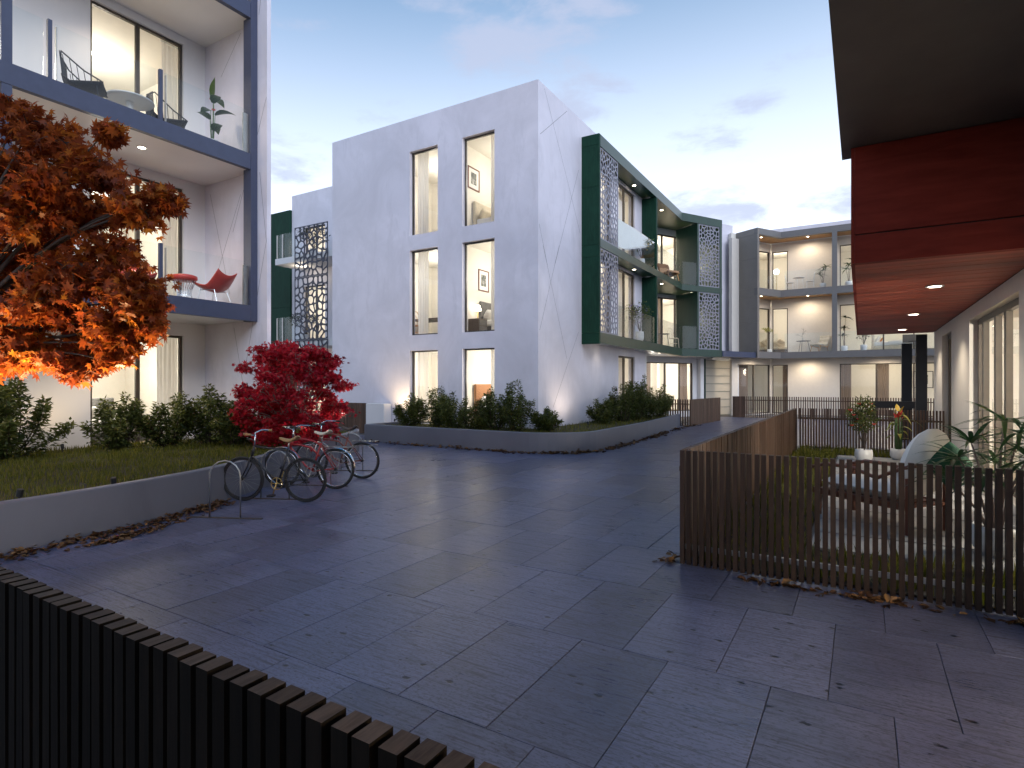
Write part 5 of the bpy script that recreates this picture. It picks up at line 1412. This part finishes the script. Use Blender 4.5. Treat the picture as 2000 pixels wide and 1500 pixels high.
def cushion(w, d, h, c=(0, 0, 0), tilt=0.0):
    m = MB()
    def top(sgn):
        def fn(u, v):
            a, b = 2 * u - 1, 2 * v - 1; k = (1 - a ** 4) * (1 - b ** 4)
            x, y, z = a * w / 2 * (0.92 + 0.08 * (1 - b * b)), b * d / 2 * (0.92 + 0.08 * (1 - a * a)), sgn * h / 2 * k ** 0.6
            return (c[0] + x, c[1] + y * math.cos(tilt) - z * math.sin(tilt), c[2] + y * math.sin(tilt) + z * math.cos(tilt))
        return fn
    m.grid(top(1), 8, 8); n = len(m.v); k = MB().grid(top(-1), 8, 8); m.add(k.v, [tuple(reversed(f)) for f in k.f]); return m
def bed(label, loc, rz, head="linen_cream", cover="linen_white", pil="linen_white", w=1.5, l=2.0, hh=1.1, extra=None):
    """head at -x end"""
    t = thing("bed", label, "bed", loc, rz)
    P_(MB().box(-0.10, -w / 2 - 0.05, 0, -0.0, w / 2 + 0.05, hh), "headboard", head, t, bevel=0.03)
    P_(MB().box(0.002, -w / 2, 0.08, l, w / 2, 0.30), "base", head, t, bevel=0.02)
    P_(MB().box(0.002, -w / 2 + 0.01, 0.302, l - 0.02, w / 2 - 0.01, 0.52), "mattress", "linen_white", t, bevel=0.05)
    P_(MB().box(0.62, -w / 2 - 0.02, 0.34, l, w / 2 + 0.02, 0.56), "blanket", cover, t, bevel=0.05)
    for y in (-0.36, 0.36):
        m = cushion(0.62, 0.42, 0.20); m.v = [(0.16 + 0.18 * (b / 0.42) - z * 0.7, y + a, 0.70 + 0.32 * b / 0.42 + z * 0.4) for a, b, z in m.v]; P_(m, "pillow", pil, t, True)
    if extra:
        m = cushion(0.45, 0.34, 0.16); m.v = [(0.36 + 0.15 * (b / 0.34) - z * 0.7, a, 0.68 + 0.26 * b / 0.34) for a, b, z in m.v]; P_(m, "cushion", extra, t, True)
    return t
def side_chair(label, loc, rz, mat="chair_wood"):
    t = thing("dining_chair", label, "chair", loc, rz)
    P_(MB().lathe([(0.01, 0.43), (0.20, 0.43), (0.215, 0.445), (0.20, 0.46), (0.01, 0.46)], n=20, cap=False), "seat", mat, t, True)
    P_(MB().tube([(-0.16, -0.19, 0.45), (-0.20, -0.19, 0.75), (-0.22, -0.12, 0.90), (-0.23, 0, 0.94), (-0.22, 0.12, 0.90), (-0.20, 0.19, 0.75), (-0.16, 0.19, 0.45)], 0.013, 6)
       .tube([(-0.17, -0.09, 0.45), (-0.20, -0.09, 0.72), (-0.215, 0, 0.80), (-0.20, 0.09, 0.72), (-0.17, 0.09, 0.45)], 0.009, 6), "backrest", mat, t, True)
    for x, y in ((0.15, -0.15), (0.15, 0.15), (-0.16, -0.16), (-0.16, 0.16)): P_(MB().tube([(x, y, 0.44), (x * 1.2, y * 1.2, 0)], [0.015, 0.011], 6), "leg", mat, t)
    P_(MB().torus((0, 0, 0.20), (0, 0, 1), 0.17, 0.008, 20, 5), "stretcher", mat, t, True); return t
def easy_chair(label, loc, rz, wood_m="chair_wood", fab="tufted_fabric"):
    t = thing("easy_chair", label, "chair", loc, rz)
    def seat(u, v): return (0.30 - 0.55 * u, (v - 0.5) * 0.62, 0.40 - 0.10 * u + 0.02 * math.sin(12 * u) * math.sin(12 * v))
    def bk(u, v): return (-0.25 - 0.22 * u, (v - 0.5) * 0.62 * (1 + 0.05 * u), 0.34 + 0.52 * u + 0.015 * math.sin(14 * u) * math.sin(12 * v))
    P_(MB().grid(seat, 8, 8), "seat", fab, t, True, solid=0.09); P_(MB().grid(bk, 8, 8), "backrest", fab, t, True, solid=0.09)
    P_(MB().tube([(0.32, -0.30, 0.34), (-0.26, -0.30, 0.24), (-0.50, -0.30, 0.84)], 0.02, 6).tube([(0.32, 0.30, 0.34), (-0.26, 0.30, 0.24), (-0.50, 0.30, 0.84)], 0.02, 6), "frame", wood_m, t, True)
    for x, y in ((0.26, -0.29), (0.26, 0.29), (-0.26, -0.29), (-0.26, 0.29)): P_(MB().tube([(x * 0.8, y, 0.32), (x * 1.15, y * 1.05, 0)], [0.022, 0.013], 6), "leg", wood_m, t)
    return t
def small_table(label, loc, r=0.25, h=0.5, mat="charcoal_frame", square=False):
    t = thing("side_table", label, "table", loc)
    P_(MB().lathe([(0.01, h - 0.02), (r, h - 0.02), (r, h), (0.01, h)], n=24, cap=False), "table_top", mat, t)
    for k in range(3):
        a = k * 2.094 + 0.3; P_(MB().tube([(r * 0.6 * math.cos(a), r * 0.6 * math.sin(a), h - 0.02), (r * 0.95 * math.cos(a), r * 0.95 * math.sin(a), 0)], 0.013, 6), "leg", mat, t)
    return t

# ---------------- balconies of the blue framed block
D2, D1 = 6.43 + 0.346, 3.09 + 0.346
wire_chair("dark woven lounge chair beside the white table on the upper blue balcony, nearer the post", (-12.25, 5.05, D2), R(60))
round_table("round white pedestal table between two woven chairs on the upper blue balcony", (-12.35, 5.88, D2), 0.42, 0.52)
wire_chair("dark woven lounge chair beside the tall potted plant on the upper blue balcony", (-12.45, 6.62, D2), R(75))
canna("tall broad leaved plant with pink flowers in a white pot on the upper blue balcony", (-12.1, 7.42, D2), 1.35, 3)
def hour_stool(label, loc):
    t = thing("stool", label, "stool", loc)
    P_(MB().lathe([(0.01, 0.46), (0.22, 0.46), (0.255, 0.50), (0.25, 0.56), (0.20, 0.58), (0.01, 0.585)], n=28, cap=False), "seat", "red_plastic", t, True)
    m = MB()
    for k in range(26):
        a = k * 2 * math.pi / 26; m.tube([(r * math.cos(a + tw), r * math.sin(a + tw), z) for r, z, tw in ((0.22, 0.46, 0), (0.15, 0.28, 0.1), (0.13, 0.16, 0.15), (0.17, 0.0, 0.2))], 0.005, 4)
    m.torus((0, 0, 0.008), (0, 0, 1), 0.17, 0.008, 26, 5); P_(m, "wire_base", "chrome", t); return t
hour_stool("red stool with hourglass wire base on the lower blue balcony", (-12.35, 6.95, D1))
def shell_chair(label, loc, rz):
    t = thing("shell_chair", label, "chair", loc, rz)
    def sh(u, v):
        a = (v - 0.5) * 2; return (0.30 - 0.60 * u, a * (0.36 - 0.06 * u), 0.44 - 0.16 * math.sin(math.pi * (0.15 + 0.7 * u)) + 0.26 * max(0, u - 0.55) / 0.45 + 0.10 * a * a)
    P_(MB().grid(sh, 10, 10), "shell", "red_plastic", t, True, solid=0.025)
    for y in (-0.20, 0.20): P_(MB().tube([(0.22, y, 0.34), (0.28, y * 1.2, 0.0)], 0.008, 6).tube([(-0.12, y, 0.30), (-0.22, y * 1.2, 0.0)], 0.008, 6).tube([(0.22, y, 0.30), (-0.12, y, 0.30)], 0.008, 6), "leg", "chrome", t)
    return t
shell_chair("red shell chair on thin chrome legs at the end of the lower blue balcony", (-12.1, 7.5, D1), R(-160))
shell_chair("red shell chair half hidden by maple leaves on the lower blue balcony", (-12.35, 5.95, D1), R(-20))
small_table("low dark side table by the red stool on the lower blue balcony", (-12.6, 6.4, D1), 0.26, 0.32, "black_steel")
# rooms of the blue framed block
make_curtain(FA, 7.15, 7.62, -0.32, 0.32, 2.85, "white curtain drawn aside in the ground floor window behind the shrubs", seed=1)
make_curtain(FA, 7.25, 7.62, -0.32, 6.82, 9.64, "white curtain at the side of the upper balcony window behind the woven chairs", seed=2)
make_curtain(FA, 7.25, 7.62, -0.32, 3.49, 6.28, "white curtain at the side of the lower balcony window behind the red stool", seed=3)
bed("grey headboard bed with white covers in the ground floor room behind the shrubs", (-16.2, 6.6, 0.302), R(0), "linen_grey", "linen_white", hh=1.05, w=1.4)

# ---------------- rooms of the white block
FP = Frame(-11.05, 0, 0, 1)
picture("framed green and black print in the topmost right hand window of the white block", FP, 15.83, 0.0, 8.52, 0.66, 0.72, 1)
picture("framed landscape print in the middle right hand window of the white block", FP, 16.42, 0.0, 5.22, 0.62, 0.72, 3)
bed("cream tufted bed under the green print in the top floor room", (-10.92, 16.45, 6.645), 0, "linen_cream", "tufted_fabric", "linen_cream", hh=1.12, w=1.3, extra="pattern_fabric")
bed("dark grey bed with patterned cushion under the landscape print", (-10.92, 16.75, 3.335), 0, "linen_grey", "linen_grey", "linen_white", hh=1.15, w=1.2, extra="pattern_fabric")
bed("bed with brown woven headboard in the ground floor corner room", (-10.92, 16.5, 0.445), 0, "kilim_brown", "linen_white", "linen_white", hh=1.25, w=1.3)
def nightstand(label, loc):
    t = thing("nightstand", label, "nightstand", loc); P_(MB().box(0, -0.25, 0, 0.42, 0.25, 0.50), "cabinet", "oak_dark", t, bevel=0.01)
    P_(MB().box(0.421, -0.22, 0.06, 0.435, 0.22, 0.26), "drawer", "linen_grey", t); P_(MB().box(0.421, -0.22, 0.28, 0.435, 0.22, 0.47), "drawer", "linen_grey", t)
nightstand("dark nightstand beside the dark grey bed", (-11.03, 15.75, 3.335))
def table_lamp(label, loc):
    t = thing("table_lamp", label, "lamp", loc); P_(MB().lathe([(0.01, 0), (0.07, 0), (0.07, 0.015), (0.012, 0.025), (0.012, 0.34)], n=14, cap=False), "base", "brass", t, True)
    P_(MB().lathe([(0.13, 0.28), (0.07, 0.46)], n=18, cap=False), "lamp_shade", "lamp_globe", t, True)
table_lamp("small lit lamp on the dark nightstand", (-10.82, 15.75, 3.838))
for j, z in enumerate((6.645, 3.335, 0.445)):
    make_curtain(FB, -9.86, -9.50, -0.40, z, (9.5, 6.22, 2.9)[j], ("white curtain beside the cream bed in the top floor window", "white curtain beside the dark grey bed in the middle window", "white curtain beside the brown headboard in the ground floor window")[j], seed=10 + j)
    make_curtain(FB, -12.80, -12.36, -0.40, z, (9.5, 6.22, 2.9)[j], ("white curtain in the top floor window left of the green print", "white curtain in the middle floor window above the dining chairs", "white curtain in the ground floor window over the first planter shrub")[j], seed=20 + j)
dt = thing("dining_table", "thin dark dining table with pale wood chairs in the middle floor room", "table", (-13.55, 16.75, 3.335))
P_(MB().box(-0.75, -0.5, 0.70, 0.75, 0.5, 0.73), "table_top", "charcoal_frame", dt)
for x, y in ((-0.68, -0.43), (0.68, -0.43), (-0.68, 0.43), (0.68, 0.43)): P_(MB().box(x - 0.025, y - 0.025, 0, x + 0.025, y + 0.025, 0.70), "leg", "charcoal_frame", dt)
side_chair("pale bentwood chair nearest the window at the dining table", (-13.55, 16.0, 3.335), R(90))
side_chair("pale bentwood chair at the side of the dining table by the curtain", (-12.65, 16.45, 3.335), R(175))
# green balconies
Z2, Z3 = 3.40, 6.50
ball_plant("flowering shrub in a white pot on the upper green balcony beside the dividing fin", (-7.68, 22.95, Z3), 1.05, 0.38, 61, 0.09, 420, "shrub_leaf", 0.15, 0.30, "petal_yellow")
ball_plant("dark shrub with violet flowers in a white pot on the lower green balcony", (-7.68, 22.75, Z2), 1.45, 0.52, 62, 0.10, 640, "shrub_leaf", 0.17, 0.42, "petal_violet")
palm("slender palm in a pot behind the fin on the upper green balcony", (-7.9, 25.2, Z3), 1.4, [(0, 0, 1.1), (0.1, 0.1, 1.35), (-0.1, 0.05, 0.9)], 63, 0.38, 0.02, "yellow_leaf")
easy_chair("woven rust coloured seat on the upper green balcony", (-7.65, 26.9, Z3), R(-30), "chair_wood", "kilim_brown")
small_table("small dark table on the lower green balcony", (-7.75, 26.3, Z2), 0.26, 0.6)
side_chair("pale chair on the lower green balcony near the perforated screen", (-7.55, 27.2, Z2), R(-30), "linen_cream")
picture("framed print inside the upper folded green bay", Frame(back.pt(0, -3.395, 0)[0], back.pt(0, -3.395, 0)[1], *W), 0.75, 0, 8.0, 0.85, 0.95, 2)
picture("small framed print behind the planter shrubs in the ground floor folded bay", Frame(back.pt(0, -3.395, 0)[0], back.pt(0, -3.395, 0)[1], *W), 0.55, 0, 1.75, 0.55, 0.6, 0)
make_curtain(back, -0.8, -0.15, -0.35, 0.32, 2.86, "taupe curtain at the near side of the ground floor bay window", "curtain_taupe", 31)
make_curtain(back, 1.85, 2.42, -0.35, 0.32, 2.86, "taupe curtain at the gate side of the ground floor bay window", "curtain_taupe", 32)
make_curtain(back, 0.1, 0.62, -0.35, 3.5, 6.15, "taupe curtain in the lower folded green bay window", "curtain_taupe", 33)
make_curtain(FBr, 21.3, 22.9, -0.45, 0.38, 2.86, "white curtain filling the narrow ground floor window under the green box", seed=34)
make_curtain(FBr, 21.3, 22.9, -0.45, 3.5, 6.22, "white curtain filling the lower green balcony window", seed=35)
make_curtain(FBr, 21.9, 22.95, -0.45, 6.82, 9.5, "white curtain filling the upper green balcony window", seed=36)
# far wing
for k, zb in enumerate((3.28, 6.92)):
    ball_plant(("potted shrub on the lower far balcony beside the dark perforated screen", "potted shrub on the upper far balcony beside the dark perforated screen")[k], (-20.6 + 0.5 * k, 16.85, zb + 0.262), 1.15, 0.55, 71 + k, 0.10, 520, "dark_foliage", 0.18, 0.3)

# ---------------- grey block
Y2 = 3.421; Y3 = 6.791
ball_plant("clipped ball tree in a small pot on the lower grey balcony corner", (-4.35, 34.85, Y2), 1.35, 0.32, 81, 0.07, 380, "yellow_leaf", 0.12, 0.2, None, 1.05, 0.8)
small_table("small dark side table with a vase on the lower grey balcony", (-2.68, 35.1, Y2), 0.36, 0.62)
vs = thing("vase", "glass vase with a dry branch on the small dark side table", "vase", (-2.72, 35.1, Y2 + 0.62))
P_(MB().lathe([(0.01, 0), (0.05, 0), (0.06, 0.08), (0.03, 0.16), (0.035, 0.2)], n=14, cap=False), "bottle", "window_glass", vs, True)
P_(MB().tube([(0, 0, 0.02), (-0.02, 0, 0.3), (0.06, 0, 0.62)], 0.006, 5).tube([(-0.01, 0, 0.22), (-0.22, 0.02, 0.34), (-0.30, 0.02, 0.33)], 0.005, 5).tube([(0.02, 0, 0.4), (0.14, 0, 0.55)], 0.005, 5), "branch", "bark", vs)
leafy(vs, "leaves", [((0.05, 0, 0.55), (0.02, 0, 0.75), 0.045, 0.1), ((0.1, 0, 0.5), (0.22, 0.02, 0.56), 0.045, 0.1), ((-0.2, 0.02, 0.34), (-0.36, 0.0, 0.33), 0.045, 0.1), ((0.0, 0, 0.35), (0.12, -0.05, 0.42), 0.04, 0.1), ((0.06, 0, 0.6), (-0.08, 0, 0.68), 0.04, 0)], "dark_foliage", 5)
easy_chair("tufted cream easy chair with orange wood legs on the lower grey balcony", (-1.92, 35.1, Y2), R(-130))
def sofa(label, loc, rz, w=1.6, fab="linen_cream", base="oak_dark"):
    t = thing("sofa", label, "sofa", loc, rz); P_(MB().box(0, -w / 2, 0.08, 0.8, w / 2, 0.32), "base", base, t, bevel=0.02)
    for s in (-1, 1):
        P_(MB().box(0.02, s * w / 4 - w / 4 + 0.01, 0.322, 0.8, s * w / 4 + w / 4 - 0.01, 0.48), "seat_cushion", fab, t, bevel=0.05)
        m = cushion(0.55, 0.55, 0.2); m.v = [(0.12 + 0.15 * b - z * 0.8, s * 0.38 + a * 0.7 + b * 0.7, 0.78 + b * 0.5 - a * 0.5) for a, b, z in m.v]; P_(m, "cushion", "tufted_fabric", t, True)
    P_(MB().box(-0.16, -w / 2, 0.08, -0.002, w / 2, 0.85), "backrest", fab, t, bevel=0.04)
sofa("sofa with beige cushions inside the lower grey corner window", (-4.6, 38.1, Y2), R(-60))
side_chair("white cafe chair nearer the corner on the upper grey balcony", (-3.35, 35.0, Y3), R(0), "white_paint")
side_chair("white cafe chair beside the palm on the upper grey balcony", (-2.35, 35.05, Y3), R(180), "white_paint")
small_table("white cafe table between the two cafe chairs on the upper grey balcony", (-2.9, 35.0, Y3), 0.28, 0.7, "white_paint")
palm("green palm in a pot on the upper grey balcony", (-1.75, 35.0, Y3), 1.3, [(0, 0, 0.95), (0.15, 0.05, 1.15), (-0.15, 0, 0.75)], 82, 0.42, 0.035)
palm("dark palm by the post on the upper grey balcony near the red fascia", (-0.55, 35.0, Y3), 1.5, [(0, 0, 1.15), (0.15, 0.05, 1.4), (-0.12, 0, 0.9)], 83, 0.45, 0.035)
palm("tall dark plant by the post on the lower grey balcony near the red fascia", (-0.75, 34.95, Y2), 2.2, [(0, 0, 1.2), (0.05, 0.05, 1.75), (-0.08, 0, 0.8)], 84, 0.40, 0.05, "dark_foliage")
ball_plant("dark bushy plant in a white pot on the lower grey balcony", (0.12, 34.95, Y2), 1.1, 0.32, 85, 0.11, 320, "dark_foliage", 0.16, 0.3)
bed("wide white bed with orange cushion behind the lower grey window", (0.6, 37.0, Y2), R(0), "linen_cream", "linen_white", "linen_white", w=1.6, l=2.3, hh=1.0, extra="linen_orange")
FR = Frame(0, 40.0, 1, 0)
picture("framed print in the ground floor room of the grey block beside the pergola posts", FR, 3.0, 0.0, 1.95, 0.95, 0.95, 0)
picture("framed print in the upper grey room beside the red fascia", FR, 0.62, 0.0, 8.3, 0.8, 0.95, 2)
table = thing("globe_lamp", "round glowing globe lamp inside the upper grey corner window", "lamp", (-4.2, 36.6, Y3))
P_(MB().lathe([(0.01, 0), (0.13, 0), (0.13, 0.02), (0.015, 0.03), (0.015, 1.25)], n=14, cap=False), "stand", "brass", table, True)
P_(MB().lathe([(0.16 * math.sin(math.pi * k / 10) + 0.001, 1.40 - 0.16 * math.cos(math.pi * k / 10)) for k in range(11)], n=20, cap=False), "globe", "lamp_globe", table, True)
make_curtain(FU, -0.95, -0.45, -0.35, 0.05, 2.8, "taupe curtain at the post side of the grey ground floor window", "curtain_taupe", 41)
make_curtain(FU, 0.65, 1.25, -0.35, 0.05, 2.8, "pleated taupe curtain in the middle of the grey ground floor window", "curtain_taupe", 42)
make_curtain(wb, -2.7, -1.5, -0.35, 0.05, 2.8, "taupe curtain closing the folded grey ground floor window", "curtain_taupe", 43)
make_curtain(FU, -3.8, -3.5, -0.35, 0.05, 2.8, "narrow taupe curtain beside the cream wall at ground floor", "curtain_taupe", 44)

# ---------------- terrace garden
ch = thing("chaise_longue", "dark wooden chaise longue with white cushions and a raised white back on the patio", "chaise longue", (0.36, 8.10, 0.044), R(142)); ch.scale = (0.88, 0.9, 1.0)
m = MB()
for s in (-1, 1): m.tube([(1.05, 0.36 * s, 0.58), (0.75, 0.38 * s, 0.66), (0.35, 0.38 * s, 0.66), (0.0, 0.37 * s, 0.58), (-0.30, 0.34 * s, 0.72), (-0.5, 0.33 * s, 0.78)], 0.024, 8)
P_(m, "armrest", "mahogany", ch, True)
for y in (-0.34, 0.34): P_(MB().box(-0.45, y - 0.025, 0.26, 1.0, y + 0.025, 0.34), "side_rail", "mahogany", ch, bevel=0.008)
for k in range(9): P_(MB().box(-0.42 + k * 0.165, -0.31, 0.30, -0.31 + k * 0.165, 0.31, 0.325), "slat", "mahogany", ch)
for x, y in ((-0.40, -0.34), (-0.40, 0.34), (0.92, -0.34), (0.92, 0.34)): P_(MB().box(x - 0.03, y - 0.03, 0, x + 0.03, y + 0.03, 0.60 if x > 0 else 0.62), "leg", "mahogany", ch)
m = cushion(1.35, 0.60, 0.20); m.v = [(a + 0.32, b, z + 0.42) for a, b, z in m.v]; P_(m, "seat_cushion", "linen_white", ch, True)
mb_ = MB()
for sg in (1, -1):
    def shell(u, v, sg=sg):
        a, b = 2 * v - 1, u
        th = 0.17 * (1 - abs(a) ** 3) ** 0.6 * max(0.02, math.sin(math.pi * (0.12 + 0.86 * b))) ** 0.7
        w = 0.35 * math.sqrt(max(0.0, 1 - (b * 0.99) ** 5)) + 0.012
        return (-0.22 - 0.34 * b + 0.10 * b * b + sg * th, a * w, 0.42 + 0.74 * b ** 0.9)
    g_ = MB().grid(shell, 12, 12); mb_.add(g_.v, g_.f if sg < 0 else [tuple(reversed(f)) for f in g_.f])
P_(mb_, "back_cushion", "linen_white", ch, True)
gc = thing("cushion", "dark green cushion with pointed corners leaning on the raised chaise back", "cushion", (0.79, 7.62, 0.55), R(-60))
mm = cushion(0.38, 0.38, 0.14); mm.v = [(0.02 - z, (a - b) * 0.707, 0.30 + (a + b) * 0.707) for a, b, z in mm.v]; P_(mm, "cover", "linen_green", gc, True)
ball_plant("tall potted plant with red blossoms near the far garden fence", (0.05, 14.45, 0.044), 1.25, 0.25, 91, 0.075, 1300, "shrub_leaf", 0.17, 0.26, "petal_red", None, 1.0)
bromeliad("potted plant with yellow and red flower spikes by the far garden fence", (0.70, 15.2, 0.044), 92)
palm("large fan leaved palm in a white pot close behind the front garden fence", (1.12, 7.25, 0.044), 1.5, [(0.05, -0.1, 1.30), (0.18, 0.0, 1.18), (-0.20, -0.12, 1.08), (-0.28, 0.05, 0.92), (0.22, -0.25, 0.95), (-0.1, -0.35, 0.80), (0.3, 0.1, 1.05), (-0.38, -0.2, 0.72), (0.05, 0.3, 0.85)], 93, 0.52, 0.021, "broad_leaf", pr=0.2, nb=17)
bk_ = thing("bookcase", "lit bookcase with boxes inside the terrace room", "bookcase", (5.8, 11.2, 0.152), R(180))
P_(MB().box(0, -1.6, 0, 0.06, 1.6, 2.2), "back_panel", "white_paint", bk_)
for z in (0.0, 0.7, 1.25, 1.75, 2.17): P_(MB().box(0.061, -1.6, z, 0.38, 1.6, z + 0.03), "shelf", "chair_wood", bk_)
for k, y in enumerate((-1.3, -0.7, 0.1, 0.7, 1.2)): P_(MB().box(0.08, y - 0.2, 0.731 + 0.55 * (k % 2), 0.34, y + 0.2, 1.06 + 0.55 * (k % 2) - 0.001), "box", ("linen_orange", "linen_cream", "mahogany", "linen_grey", "leather")[k], bk_)

# bright reflection in the upper green balcony glass, built as a white sheet
ss = thing("balcony_reflection", "white sheet standing in for a reflection in the glass of the upper green balcony", "reflection sheet", (-7.42, 21.0, 6.52), world=True)
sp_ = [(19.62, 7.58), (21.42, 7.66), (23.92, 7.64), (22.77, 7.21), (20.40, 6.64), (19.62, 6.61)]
MB().add([(-7.415 - 0.012 * (i % 2), y, z) for i, (y, z) in enumerate(sp_)], [tuple(range(len(sp_)))]).build("reflection_sheet", "linen_white", ss, solid=0.006)
for y, z in (sp_[0], sp_[2], sp_[4]): MB().tube([(-7.418, y, z), (-7.418, y, 6.51)], 0.008, 6).build("added_pole", "steel", ss)  # added poles, only there to carry the reflection sheet
for o_ in list(bpy.data.objects):
    if "_world" in o_: del o_["_world"]
